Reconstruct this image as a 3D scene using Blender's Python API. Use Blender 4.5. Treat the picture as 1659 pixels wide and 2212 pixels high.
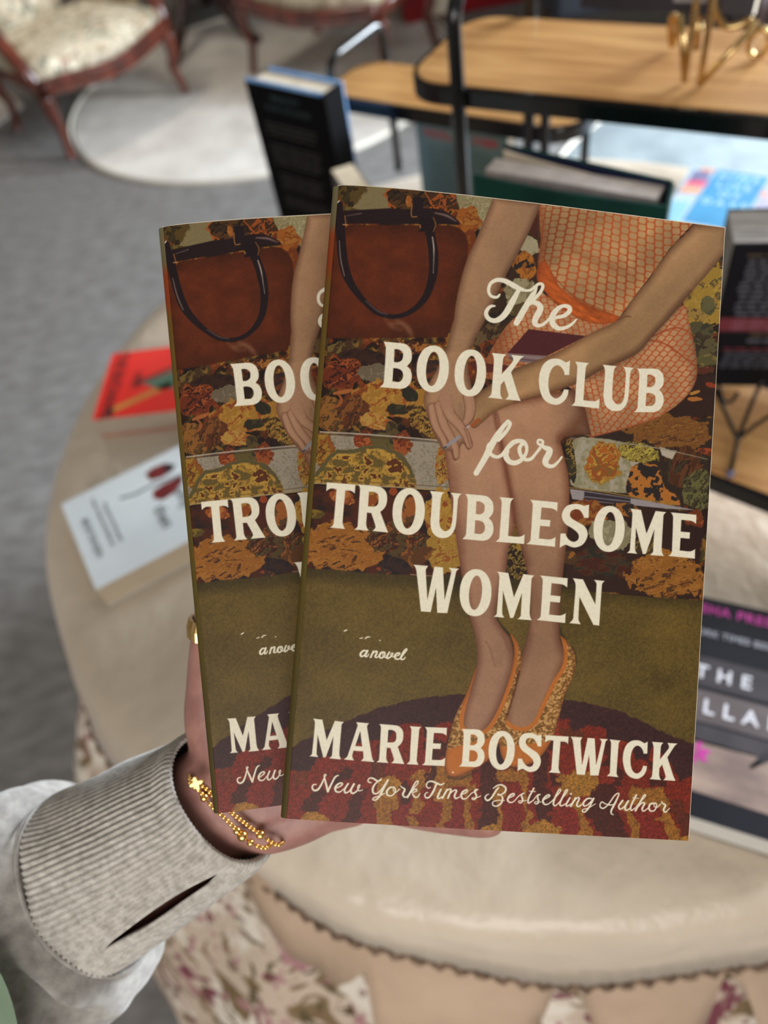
import bpy, bmesh, math, random
import numpy as np
from mathutils import Vector, Matrix
random.seed(7)
for o in list(bpy.data.objects): bpy.data.objects.remove(o)
sc = bpy.context.scene
COL = sc.collection
PI = math.pi
# ------------------------------------------------------------------ camera
FPX, CXP, CYP = 1662.0, 829.5, 1106.0          # focal length and centre in pixels of the 1659 x 2212 frame
TOP = 0.75                                      # height of the table top
CAMZ = 1.42
_p, _r = math.radians(50.717), math.radians(-12.382)
_f = np.array([0, math.cos(_p), -math.sin(_p)]); _x = np.array([1.0, 0, 0]); _u = np.cross(_x, _f)
RC = np.array([_x, _u, -_f]).T @ np.array([[math.cos(_r), -math.sin(_r), 0], [math.sin(_r), math.cos(_r), 0], [0, 0, 1]])
CPOS = np.array([0, 0, CAMZ])
cd = bpy.data.cameras.new('camera'); cam = bpy.data.objects.new('camera', cd); COL.objects.link(cam)
M = Matrix.Identity(4)
for i in range(3):
    for j in range(3): M[i][j] = RC[i][j]
    M[i][3] = CPOS[i]
cam.matrix_world = M
cd.sensor_fit = 'VERTICAL'; cd.sensor_height = 34.6; cd.sensor_width = 34.6 * 1659 / 2212
cd.lens = 34.6 * FPX / 2212; cd.clip_start = 0.01; cd.clip_end = 60
cd.dof.use_dof = True; cd.dof.focus_distance = 0.262; cd.dof.aperture_fstop = 6.6
sc.camera = cam
# ------------------------------------------------------------------ light
sc.view_settings.view_transform = 'Standard'; sc.view_settings.look = 'None'
sc.view_settings.gamma = 1.0; sc.view_settings.exposure = 0.0; sc.view_settings.use_curve_mapping = False
w = bpy.data.worlds.new('world'); sc.world = w; w.use_nodes = True
w.node_tree.nodes['Background'].inputs[0].default_value = (0.75, 0.85, 1.0, 1)
w.node_tree.nodes['Background'].inputs[1].default_value = 0.6
def area(name, loc, target, sx, sy, power, col):
    l = bpy.data.lights.new(name, 'AREA'); l.shape = 'RECTANGLE'; l.size = sx; l.size_y = sy; l.energy = power; l.color = col
    o = bpy.data.objects.new(name, l); COL.objects.link(o); o.location = loc
    o.rotation_euler = (Vector(target) - Vector(loc)).to_track_quat('-Z', 'Y').to_euler(); return o
area('window_daylight', (3.36, 2.0, 1.75), (0.3, 0.9, 0.7), 1.6, 1.5, 440, (0.82, 0.91, 1.0))
area('front_window_daylight', (-0.6, -2.3, 2.0), (0.1, 1.0, 0.8), 2.2, 1.3, 72, (1.0, 0.97, 0.93))
area('ceiling_panel', (-1.0, 3.9, 2.66), (-1.0, 3.9, 0), .6, .6, 18, (1.0, 0.90, 0.76))
# ------------------------------------------------------------------ measuring helpers
def ray(px, py):
    d = np.array([(px - CXP) / FPX, -(py - CYP) / FPX, -1.0]); return RC @ d
def at(px, py, depth): return Vector(CPOS + ray(px, py) * depth)
def onz(px, py, z):                             # z above the table top
    d = ray(px, py); t = (TOP + z - CAMZ) / d[2]; return Vector(CPOS + d * t)
def V(*a): return Vector(a)
# ------------------------------------------------------------------ objects
def tag(o, label=None, cat=None, group=None, kind=None):
    if label: o['label'] = label
    if cat: o['category'] = cat
    if group: o['group'] = group
    if kind: o['kind'] = kind
    return o
def empty(name, loc=(0, 0, 0)):
    o = bpy.data.objects.new(name, None); COL.objects.link(o); o.location = loc; o.empty_display_size = 0.02
    return o
def newobj(name, me, mats, parent=None, smooth=False, local=False):
    o = bpy.data.objects.new(name, me); COL.objects.link(o)
    if not isinstance(mats, (list, tuple)): mats = [mats]
    for m in mats: me.materials.append(m)
    if smooth:
        me.polygons.foreach_set('use_smooth', [True] * len(me.polygons))
    if parent is not None:
        o.parent = parent
        if local: return o
        pm = Matrix.Identity(4); pp = parent
        while pp is not None: pm = (pp.matrix_parent_inverse if pp.parent else Matrix.Identity(4)) @ pp.matrix_basis @ pm; pp = pp.parent
        o.matrix_parent_inverse = pm.inverted()
    return o
class MB:
    def __init__(s): s.v = []; s.f = []; s.m = []
    def add(s, vs, fs, mi=0):
        b = len(s.v); s.v += [tuple(v) for v in vs]; s.f += [tuple(i + b for i in f) for f in fs]; s.m += [mi] * len(fs)
    def hexa(s, P, mi=0):      # 8 corners: 4 bottom (ccw), 4 top
        s.add(P, [(0, 3, 2, 1), (4, 5, 6, 7), (0, 1, 5, 4), (1, 2, 6, 5), (2, 3, 7, 6), (3, 0, 4, 7)], mi)
    def frame(s, O, ex, ey, ez, mi=0):
        O = Vector(O); P = [O, O + ex, O + ex + ey, O + ey]; s.hexa(P + [p + ez for p in P], mi)
    def box(s, c, d, mi=0, rz=0):
        c = Vector(c); r = Matrix.Rotation(rz, 3, 'Z')
        a, b, e = r @ V(d[0], 0, 0), r @ V(0, d[1], 0), V(0, 0, d[2]); s.frame(c - a / 2 - b / 2 - e / 2, a, b, e, mi)
    def prism(s, poly, dv, mi=0):
        n = len(poly); poly = [Vector(p) for p in poly]
        s.add(poly + [p + Vector(dv) for p in poly], [tuple(range(n))[::-1], tuple(range(n, 2 * n))] + [(i, (i + 1) % n, n + (i + 1) % n, n + i) for i in range(n)], mi)
    def tube(s, pts, r, seg=10, closed=False, mi=0, flat=1.0, up=None):
        pts = [Vector(p) for p in pts]; n = len(pts)
        rs = r if isinstance(r, (list, tuple)) else [r] * n
        vs = []; prev = None
        for i, p in enumerate(pts):
            a = pts[(i - 1) % n] if (closed or i > 0) else p; b = pts[(i + 1) % n] if (closed or i < n - 1) else p
            t = (b - a).normalized()
            if up is not None: nn = Vector(up) - t * Vector(up).dot(t)
            elif prev is None: nn = t.cross(V(0, 0, 1)) if abs(t.z) < .9 else t.cross(V(1, 0, 0))
            else: nn = prev - t * prev.dot(t)
            nn.normalize(); prev = nn; bb = t.cross(nn)
            for k in range(seg):
                an = 2 * PI * k / seg; vs.append(p + nn * math.cos(an) * rs[i] + bb * math.sin(an) * rs[i] * flat)
        fs = []
        for i in range(n if closed else n - 1):
            for k in range(seg):
                k2 = (k + 1) % seg; j = (i + 1) % n
                fs.append((i * seg + k, i * seg + k2, j * seg + k2, j * seg + k))
        if not closed: fs += [tuple(range(seg))[::-1], tuple((n - 1) * seg + k for k in range(seg))]
        s.add(vs, fs, mi)
    def loft(s, rings, mi=0, capa=True, capb=True):
        k = len(rings[0]); vs = [p for r_ in rings for p in r_]; fs = []
        for i in range(len(rings) - 1):
            for j in range(k): fs.append((i * k + j, i * k + (j + 1) % k, (i + 1) * k + (j + 1) % k, (i + 1) * k + j))
        if capa: fs.append(tuple(range(k))[::-1])
        if capb: fs.append(tuple((len(rings) - 1) * k + j for j in range(k)))
        s.add(vs, fs, mi)
    def ball(s, c, r, mi=0, a=10, b=7, sc3=(1, 1, 1)):
        c = Vector(c); rings = []
        for i in range(1, b):
            ph = PI * i / b
            rings.append([c + V(r * sc3[0] * math.sin(ph) * math.cos(2 * PI * j / a), r * sc3[1] * math.sin(ph) * math.sin(2 * PI * j / a), r * sc3[2] * math.cos(ph)) for j in range(a)])
        s.loft(rings, mi)
    def build(s, name, mats, parent=None, smooth=False, bevel=0, sub=0, local=False):
        me = bpy.data.meshes.new(name); me.from_pydata([tuple(v) for v in s.v], [], s.f)
        me.polygons.foreach_set('material_index', s.m)
        bm = bmesh.new(); bm.from_mesh(me); bmesh.ops.recalc_face_normals(bm, faces=bm.faces); bm.to_mesh(me); bm.free()
        o = newobj(name, me, mats, parent, smooth, local)
        if bevel:
            m = o.modifiers.new('bevel', 'BEVEL'); m.width = bevel; m.segments = 2; m.limit_method = 'ANGLE'
        if sub:
            m = o.modifiers.new('sub', 'SUBSURF'); m.levels = sub; m.render_levels = sub
        return o
def crom(pts, n=8, closed=False):
    P = [Vector(p) for p in pts]; out = []; N = len(P)
    for i in range(N if closed else N - 1):
        if closed: a, b, c, d = P[(i - 1) % N], P[i], P[(i + 1) % N], P[(i + 2) % N]
        else: a, b, c, d = P[max(i - 1, 0)], P[i], P[i + 1], P[min(i + 2, N - 1)]
        for k in range(n):
            t = k / n
            out.append(0.5 * ((2 * b) + (c - a) * t + (2 * a - 5 * b + 4 * c - d) * t * t + (3 * b - a - 3 * c + d) * t ** 3))
    if not closed: out.append(P[-1])
    return out
# ------------------------------------------------------------------ materials
def lin(c):
    return tuple(((x / 255) / 12.92 if x / 255 <= .04045 else ((x / 255 + .055) / 1.055) ** 2.4) for x in c)
def mat(name, c1, c2=None, rough=.6, scale=30, bump=0, metal=0, spec=.5, stretch=(1, 1, 1), detail=4, coat=0, contrast=(.35, .65), sheen=0, bscale=None, distort=0, sss=0, bdist=.002):
    m = bpy.data.materials.new(name); m.use_nodes = True; nt = m.node_tree; N = nt.nodes; L = nt.links
    b = N['Principled BSDF']; b.inputs['Roughness'].default_value = rough; b.inputs['Metallic'].default_value = metal
    b.inputs['Specular IOR Level'].default_value = spec; b.inputs['Coat Weight'].default_value = coat
    b.inputs['Sheen Weight'].default_value = sheen
    if sss:
        b.inputs['Subsurface Weight'].default_value = sss; b.inputs['Subsurface Radius'].default_value = (.01, .004, .002); b.inputs['Subsurface Scale'].default_value = .6
    c1 = lin(c1); c2 = lin(c2) if c2 else tuple(x * .88 for x in c1)
    tc = N.new('ShaderNodeTexCoord'); mp = N.new('ShaderNodeMapping'); mp.inputs['Scale'].default_value = stretch
    L.new(tc.outputs['Object'], mp.inputs['Vector'])
    nz = N.new('ShaderNodeTexNoise'); nz.inputs['Scale'].default_value = scale; nz.inputs['Detail'].default_value = detail; nz.inputs['Distortion'].default_value = distort
    L.new(mp.outputs[0], nz.inputs['Vector'])
    cr = N.new('ShaderNodeValToRGB'); cr.color_ramp.elements[0].position = contrast[0]; cr.color_ramp.elements[1].position = contrast[1]
    cr.color_ramp.elements[0].color = (*c2, 1); cr.color_ramp.elements[1].color = (*c1, 1)
    L.new(nz.outputs['Fac'], cr.inputs[0]); L.new(cr.outputs[0], b.inputs['Base Color'])
    if bump:
        bp = N.new('ShaderNodeBump'); bp.inputs['Strength'].default_value = bump; bp.inputs['Distance'].default_value = bdist
        if bscale:
            n2 = N.new('ShaderNodeTexNoise'); n2.inputs['Scale'].default_value = bscale; n2.inputs['Detail'].default_value = 5; L.new(mp.outputs[0], n2.inputs['Vector']); L.new(n2.outputs['Fac'], bp.inputs['Height'])
        else: L.new(nz.outputs['Fac'], bp.inputs['Height'])
        L.new(bp.outputs[0], b.inputs['Normal'])
    return m
def floral(name, base, cols, scale, rough=.8, th=.52, bump=.1):
    """woven flowers: several masked noise layers over a ground colour"""
    m = bpy.data.materials.new(name); m.use_nodes = True; nt = m.node_tree; N = nt.nodes; L = nt.links
    b = N['Principled BSDF']; b.inputs['Roughness'].default_value = rough; b.inputs['Specular IOR Level'].default_value = .25
    tc = N.new('ShaderNodeTexCoord'); prev = None
    for i, (c, sc_, t, wdt) in enumerate(cols):
        mp = N.new('ShaderNodeMapping'); mp.inputs['Location'].default_value = (i * 3.1, i * 1.7, i * .9); L.new(tc.outputs['Object'], mp.inputs['Vector'])
        nz = N.new('ShaderNodeTexNoise'); nz.inputs['Scale'].default_value = scale * sc_; nz.inputs['Detail'].default_value = 3; nz.inputs['Distortion'].default_value = 1.2
        L.new(mp.outputs[0], nz.inputs['Vector'])
        cr = N.new('ShaderNodeValToRGB'); cr.color_ramp.elements[0].position = t; cr.color_ramp.elements[1].position = t + wdt
        L.new(nz.outputs['Fac'], cr.inputs[0])
        mx = N.new('ShaderNodeMix'); mx.data_type = 'RGBA'; L.new(cr.outputs[0], mx.inputs[0])
        if prev is None: mx.inputs[6].default_value = (*lin(base), 1)
        else: L.new(prev, mx.inputs[6])
        mx.inputs[7].default_value = (*lin(c), 1); prev = mx.outputs[2]
    L.new(prev, b.inputs['Base Color'])
    return m
def gloss_black(name='black_metal', c=(6, 6, 7), r=.22): return mat(name, c, c, rough=r, scale=60, spec=.45, coat=.15)
Mt = dict(
    carpet=mat('grey_carpet', (140, 138, 136), (104, 101, 99), rough=.95, scale=24, bump=.3, spec=.1, stretch=(.6, 1.5, 1), detail=9, bscale=240, contrast=(.25, .75)),
    seam=mat('carpet_seam', (105, 96, 92), rough=.95, scale=90),
    rug=mat('cream_rug', (226, 221, 214), (204, 198, 191), rough=.95, scale=7, bump=.3, spec=.1, detail=7, bscale=200),
    rug2=mat('pale_grey_rug', (140, 150, 153), (118, 128, 132), rough=.95, scale=7, bump=.3, spec=.1, detail=7, bscale=200),
    rugedge=mat('rug_binding', (240, 234, 220), rough=.9, scale=80),
    wall=mat('wall_paint', (128, 116, 102), rough=.9, scale=20), ceil=mat('ceiling_paint', (170, 164, 156), rough=.9, scale=20),
    trim=mat('trim_paint', (228, 224, 216), rough=.6, scale=20),
    mahog=mat('mahogany', (112, 48, 28), (66, 24, 14), rough=.28, scale=18, stretch=(1, 1, .25), spec=.6, coat=.4),
    darkwood=mat('dark_mahogany', (52, 22, 16), (28, 12, 10), rough=.4, scale=18, spec=.5),
    uphol=floral('tapestry_upholstery', (206, 194, 170), [((168, 152, 126), 1.0, .5, .1), ((128, 132, 116), 1.7, .58, .06), ((164, 116, 98), 2.2, .63, .05), ((112, 104, 100), 3.0, .62, .05), ((232, 222, 200), 2.6, .57, .05)], 9),
    satin=mat('satin_cloth', (205, 190, 170), (186, 170, 150), rough=.32, scale=5, bump=.7, spec=.42, detail=8, bscale=22, sheen=.2, bdist=.008),
    satin2=mat('beige_satin', (192, 166, 142), (166, 140, 116), rough=.42, scale=6, bump=.2, spec=.4, bscale=24),
    trimbrown=mat('brown_trim', (136, 112, 92), (96, 76, 62), rough=.85, scale=160),
    skirt=floral('floral_skirt', (186, 168, 150), [((212, 202, 188), .8, .5, .08), ((118, 98, 70), 2.0, .55, .03), ((160, 118, 120), 3.4, .60, .03), ((112, 58, 68), 2.4, .60, .03), ((86, 74, 50), 3.0, .62, .03)], 8),
    black=gloss_black(), paper=mat('page_paper', (226, 212, 190), (206, 192, 170), rough=.85, scale=40, stretch=(1, 1, 30)),
    gold=mat('brass_wire', (206, 176, 122), (176, 144, 92), rough=.22, metal=.9, scale=40),
    honey=mat('honey_wood', (200, 152, 94), (166, 116, 64), rough=.45, scale=8, stretch=(1, 9, 9), bump=.05, spec=.35, detail=6),
)
COVER_RES = (680, 1080); PRINT_GAIN = 1.0
# ------------------------------------------------------------------ the printed cover (colours painted on the vertices of the cover sheet)
_rng = np.random.RandomState(11)
_LAT = _rng.rand(16, 256, 256)
def vn(x, y, k=0):
    L_ = _LAT[k % 16]; xi = np.floor(x).astype(int); yi = np.floor(y).astype(int); fx = x - xi; fy = y - yi
    fx = fx * fx * (3 - 2 * fx); fy = fy * fy * (3 - 2 * fy)
    a = L_[xi & 255, yi & 255]; b = L_[(xi + 1) & 255, yi & 255]; c = L_[xi & 255, (yi + 1) & 255]; d = L_[(xi + 1) & 255, (yi + 1) & 255]
    return (a + (b - a) * fx) * (1 - fy) + (c + (d - c) * fx) * fy
def fbm(x, y, k=0, o=4):
    s_ = 0; a = .5; t = 0
    for i in range(o):
        s_ = s_ + a * vn(x * 2 ** i + 17 * i, y * 2 ** i + 31 * i, k + i); t += a; a *= .5
    return s_ / t
def smooth_path(pts, n=6):
    """points (x, y) are corners, points (x, y, 1) are smooth"""
    out = []; N = len(pts)
    P = [np.array(p[:2], float) for p in pts]; S = [len(p) > 2 for p in pts]
    for i in range(N):
        j = (i + 1) % N; a, b = P[i], P[j]
        if not S[i] and not S[j]: out.append(a); continue
        ma = (b - P[i - 1]) / 2 if S[i] else (b - a)
        mb = (P[(j + 1) % N] - a) / 2 if S[j] else (b - a)
        Lc = np.linalg.norm(b - a)
        for m_ in (ma, mb):
            l = np.linalg.norm(m_)
            if l > 1.3 * Lc: m_ *= 1.3 * Lc / l
        for k in range(n):
            t = k / n; out.append((2 * t**3 - 3 * t**2 + 1) * a + (t**3 - 2 * t**2 + t) * ma + (-2 * t**3 + 3 * t**2) * b + (t**3 - t**2) * mb)
    return np.array(out)
class Art:
    def __init__(s, X, Y): s.X = X; s.Y = Y; s.C = np.zeros((len(X), 3))
    def sub(s, x0, y0, x1, y1): return np.nonzero((s.X >= x0) & (s.X <= x1) & (s.Y >= y0) & (s.Y <= y1))[0]
    def put(s, idx, a, col):
        col = np.array(col, float)
        if col.ndim == 1: col = col[None]
        a = np.clip(a, 0, 1)[:, None]; s.C[idx] = s.C[idx] * (1 - a) + col * a
    def poly_mask(s, pts, soft=.9, warp=0, wk=3, holes=(), idx=None):
        """coverage of a polygon with an edge of +-soft pixels; warp roughens the edge"""
        pts = np.array(pts, float); m_ = soft + warp + 1
        if idx is None: idx = s.sub(pts[:, 0].min() - m_, pts[:, 1].min() - m_, pts[:, 0].max() + m_, pts[:, 1].max() + m_)
        x, y = s.X[idx], s.Y[idx]
        if warp:
            x = x + (fbm(x / 9, y / 9, wk) - .5) * 2 * warp; y = y + (fbm(x / 9 + 50, y / 9, wk + 1) - .5) * 2 * warp
        ins = np.zeros(len(idx), bool); d2 = np.full(len(idx), 1e9)
        for ring in [pts] + [np.array(h, float) for h in holes]:
            for a, b in zip(ring, np.roll(ring, -1, 0)):
                c = (a[1] > y) != (b[1] > y)
                if a[1] != b[1]: ins ^= c & (x < (b[0] - a[0]) * (y - a[1]) / (b[1] - a[1]) + a[0])
                e = b - a; L_ = e @ e + 1e-9; t = np.clip(((x - a[0]) * e[0] + (y - a[1]) * e[1]) / L_, 0, 1)
                d2 = np.minimum(d2, (x - a[0] - t * e[0]) ** 2 + (y - a[1] - t * e[1]) ** 2)
        sd = np.sqrt(d2) * np.where(ins, 1, -1)
        return idx, np.clip(.5 + sd / (2 * soft), 0, 1), sd
    def poly(s, pts, col, soft=.9, warp=0, wk=3, smooth=False, holes=()):
        if smooth: pts = smooth_path([tuple(p) + (1,) for p in pts])
        idx, a, sd = s.poly_mask(pts, soft, warp, wk, holes); s.put(idx, a, col); return idx, a, sd
    def blob(s, cx, cy, rx, ry, ang, cols, rough=.35, k=0, sc_=14, th=(.42, .55, .64), outline=None, streak=1.0, edge=.04):
        """a painterly flower or leaf: rough ellipse whose inside is posterised noise in several colours"""
        R_ = max(rx, ry) * (1.3 + rough); idx = s.sub(cx - R_, cy - R_, cx + R_, cy + R_)
        x, y = s.X[idx] - cx, s.Y[idx] - cy; c, q = math.cos(ang), math.sin(ang)
        u = (x * c + y * q) / rx; v = (-x * q + y * c) / ry
        d = np.sqrt(u * u + v * v) + (fbm(s.X[idx] / 16, s.Y[idx] / 16, k) - .5) * 2 * rough
        xx = (x * c + y * q) * 1.0; yy = (-x * q + y * c) * streak
        wx = fbm(xx / sc_ * .7, yy / sc_ * .7, k + 5) * 3
        n_ = fbm(xx / sc_ + wx, yy / sc_ - wx, k + 2, 3)
        col = np.tile(np.array(cols[0], float), (len(idx), 1))
        for t, cc in zip(th, cols[1:]):
            a = np.clip((n_ - t) / .012 + .5, 0, 1)[:, None]; col = col * (1 - a) + np.array(cc, float) * a
        if outline is not None:
            a = np.clip((d - .86) / .04, 0, 1)[:, None]; col = col * (1 - a) + np.array(outline, float) * a
        s.put(idx, (1 - d) / edge, col)
    def stroke(s, pts, col, soft=.8, n=10, mul=1.0, curve=True, alpha=1.0):
        """pts: (x, y, halfwidth)"""
        P = np.array(pts, float)
        if curve and len(P) > 2: Q = np.array([[*v] for v in crom([Vector(p) for p in P], n)])
        else: Q = P
        Q[:, 2] = np.maximum(Q[:, 2], .2) * mul
        m_ = Q[:, 2].max() + 2
        idx = s.sub(Q[:, 0].min() - m_, Q[:, 1].min() - m_, Q[:, 0].max() + m_, Q[:, 1].max() + m_)
        x, y = s.X[idx], s.Y[idx]; best = np.full(len(idx), -1e9)
        for a, b in zip(Q[:-1], Q[1:]):
            e = b[:2] - a[:2]; L_ = e @ e + 1e-9; t = np.clip(((x - a[0]) * e[0] + (y - a[1]) * e[1]) / L_, 0, 1)
            d = np.hypot(x - a[0] - t * e[0], y - a[1] - t * e[1]); best = np.maximum(best, a[2] + (b[2] - a[2]) * t - d)
        s.put(idx, (best / (2 * soft) + .5) * alpha, col)
CREAM = (214, 205, 182)
# ---- lettering traced as outlines: (zoom origin x, y, zoom scale)
Z1 = (700, 1030, 5.925); Z2 = (960, 1040, 5.925); Z3 = (1230, 1060, 5.72); Z4 = (880, 1210, 3.77); Z5 = (660, 1540, 5.35)
Z6 = (960, 1560, 6.636); Z7 = (1200, 1570, 5.925); ZB = (820, 730, 5.184); ZC = (1130, 730, 5.184)
def zz(Z, p): return (Z[0] + p[0] / Z[2], Z[1] + p[1] / Z[2]) + tuple(p[2:])
G = {
 'U': (ZC, [(893,299),(1052,317),(1025,345,1),(1012,400,1),(998,620,1),(1008,700,1),(1060,745,1),(1115,712,1),(1137,620,1),(1150,420,1),(1143,360,1),(1120,322),(1240,336),(1210,365,1),(1197,420,1),(1180,650,1),(1158,740,1),(1110,800,1),(1050,820,1),(980,808,1),(922,755,1),(900,660,1),(905,560,1),(917,400,1),(913,345,1)], [], [(893,299),(900,660),(1240,336)]),
 'B': (ZB, [(45,42),(240,58),(300,75,1),(350,130,1),(362,200,1),(350,265,1),(308,315),(345,360,1),(360,430,1),(345,500,1),(300,552,1),(240,570,1),(200,568),(5,550),(35,520,1),(48,480,1),(70,120,1),(62,75,1)],
       [[(168,124),(215,130,1),(255,160,1),(263,200,1),(248,250,1),(205,272,1),(160,268)], [(153,338),(200,342,1),(245,365,1),(263,410,1),(255,460,1),(225,490,1),(190,493,1),(143,488)]], [(45,42),(5,550),(362,200)]),
 'K': (ZB, [(1257,167),(1418,185),(1392,215,1),(1380,260,1),(1368,405),(1490,265,1),(1495,230,1),(1476,190),(1618,205),(1575,240,1),(1472,385),(1545,620,1),(1580,706),(1407,688),(1440,655,1),(1438,620,1),(1395,480),(1357,525),(1352,600,1),(1358,650,1),(1378,686),(1215,668),(1248,630,1),(1258,560,1),(1280,260,1),(1272,200,1)], [], [(1257,167),(1215,668),(1618,205)]),
 'C': (ZC, [(525,254),(517,415),(467,415),(455,370,1),(425,325,1),(380,306,1),(330,335,1),(295,410,1),(282,520,1),(300,620,1),(335,665,1),(375,677,1),(420,650,1),(445,610,1),(457,575),(508,580),(500,640,1),(465,700,1),(410,740,1),(350,748,1),(270,720,1),(210,650,1),(178,520,1),(185,400,1),(225,300,1),(290,245,1),(360,232,1),(420,242,1),(480,275)], [], [(525,254),(350,748),(178,520)]),
 'L': (ZC, [(583,264),(738,282),(712,310,1),(700,350,1),(675,697),(770,708,1),(815,705,1),(857,684),(850,790),(541,757),(575,725,1),(583,680,1),(607,330,1),(600,295,1)], [], [(583,264),(541,757),(850,790)]),
 'T': (Z1, [(35,70),(403,100),(393,215),(365,190,1),(330,178,1),(272,175),(238,560,1),(245,620,1),(268,668),(77,650),(115,615,1),(125,560,1),(160,160),(110,150,1),(70,155,1),(28,183)], [], [(35,70),(77,650),(403,100)]),
 'R': (Z1, [(435,98),(640,117),(730,135,1),(790,190,1),(808,270,1),(795,360,1),(760,415,1),(720,448),(790,640,1),(820,713),(620,693),(655,655,1),(655,620,1),(605,465),(550,458),(540,600,1),(548,650,1),(573,690),(388,675),(425,640,1),(432,590,1),(460,170,1),(455,130,1)], [[(575,190),(640,195,1),(690,230,1),(698,300,1),(685,355,1),(645,380,1),(562,378)]], [(435,98),(388,675),(820,713)]),
 'E': (Z2, [(1100,235),(1450,268),(1443,385),(1410,360,1),(1370,345,1),(1243,332),(1230,485),(1357,497),(1348,578),(1225,567),(1210,730),(1330,742,1),(1380,735,1),(1422,712),(1415,837),(1053,800),(1095,765,1),(1105,710,1),(1130,300,1),(1120,265,1)], [], [(1100,235),(1053,800),(1415,837)]),
 'S': (Z6, [(1393,180),(1390,350),(1338,345),(1320,300,1),(1280,240,1),(1225,225,1),(1180,245,1),(1165,290,1),(1185,335,1),(1250,385,1),(1340,450,1),(1382,540,1),(1370,620,1),(1320,690,1),(1240,715,1),(1180,700,1),(1130,672,1),(1100,675,1),(1048,700),(1055,520),(1115,525),(1125,560,1),(1165,615,1),(1215,640,1),(1260,625,1),(1277,580,1),(1260,530,1),(1200,470,1),(1110,400,1),(1068,310,1),(1080,230,1),(1130,170,1),(1210,155,1),(1270,163,1),(1335,190)], [], [(1393,180),(1048,700),(1382,540)]),
 'M': (Z3, [(750,222),(885,237),(952,530),(1065,250),(1195,265),(1165,300,1),(1160,350,1),(1140,700,1),(1145,760,1),(1165,808),(995,795),(1030,760,1),(1035,720,1),(1048,480),(945,780),(908,783),(822,460),(812,680,1),(815,740,1),(838,780),(710,768),(742,740,1),(750,690,1),(778,300,1),(770,250,1)], [], [(750,222),(710,768),(1165,808)]),
 'W': (Z4, [(50,37),(168,47),(152,75,1),(150,100,1),(163,325),(220,52),(290,60),(303,325),(355,110,1),(355,85,1),(335,62),(422,70),(400,90,1),(390,130,1),(325,432),(243,428),(233,225),(190,423),(110,417),(75,100,1),(65,60,1)], [], [(50,37),(110,417),(422,70)]),
 'N': (Z4, [(1347,147),(1430,157),(1530,360),(1540,210,1),(1538,185,1),(1520,160),(1608,170),(1588,190,1),(1583,220,1),(1562,533),(1515,527),(1402,300),(1393,460,1),(1395,490,1),(1411,522),(1320,513),(1348,480,1),(1352,450,1),(1370,220,1),(1365,180,1)], [], [(0,0),(1,0),(0,1)]),
 'A': (Z5, [(585,107),(732,120),(715,145,1),(712,170,1),(770,520,1),(795,568),(640,555),(668,520,1),(665,445),(555,437),(540,490,1),(545,520,1),(560,550),(443,538),(480,505,1),(495,470,1),(600,150,1),(598,130,1)], [[(632,210),(655,388),(575,382)]], [(0,0),(1,0),(0,1)]),
 'I': (Z5, [(1203,152),(1338,162),(1318,185,1),(1312,220,1),(1285,540,1),(1290,570,1),(1307,600),(1168,592),(1200,560,1),(1205,530,1),(1222,210,1),(1220,180,1)], [], [(1203,152),(1168,592),(1307,600)]),
}
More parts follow.
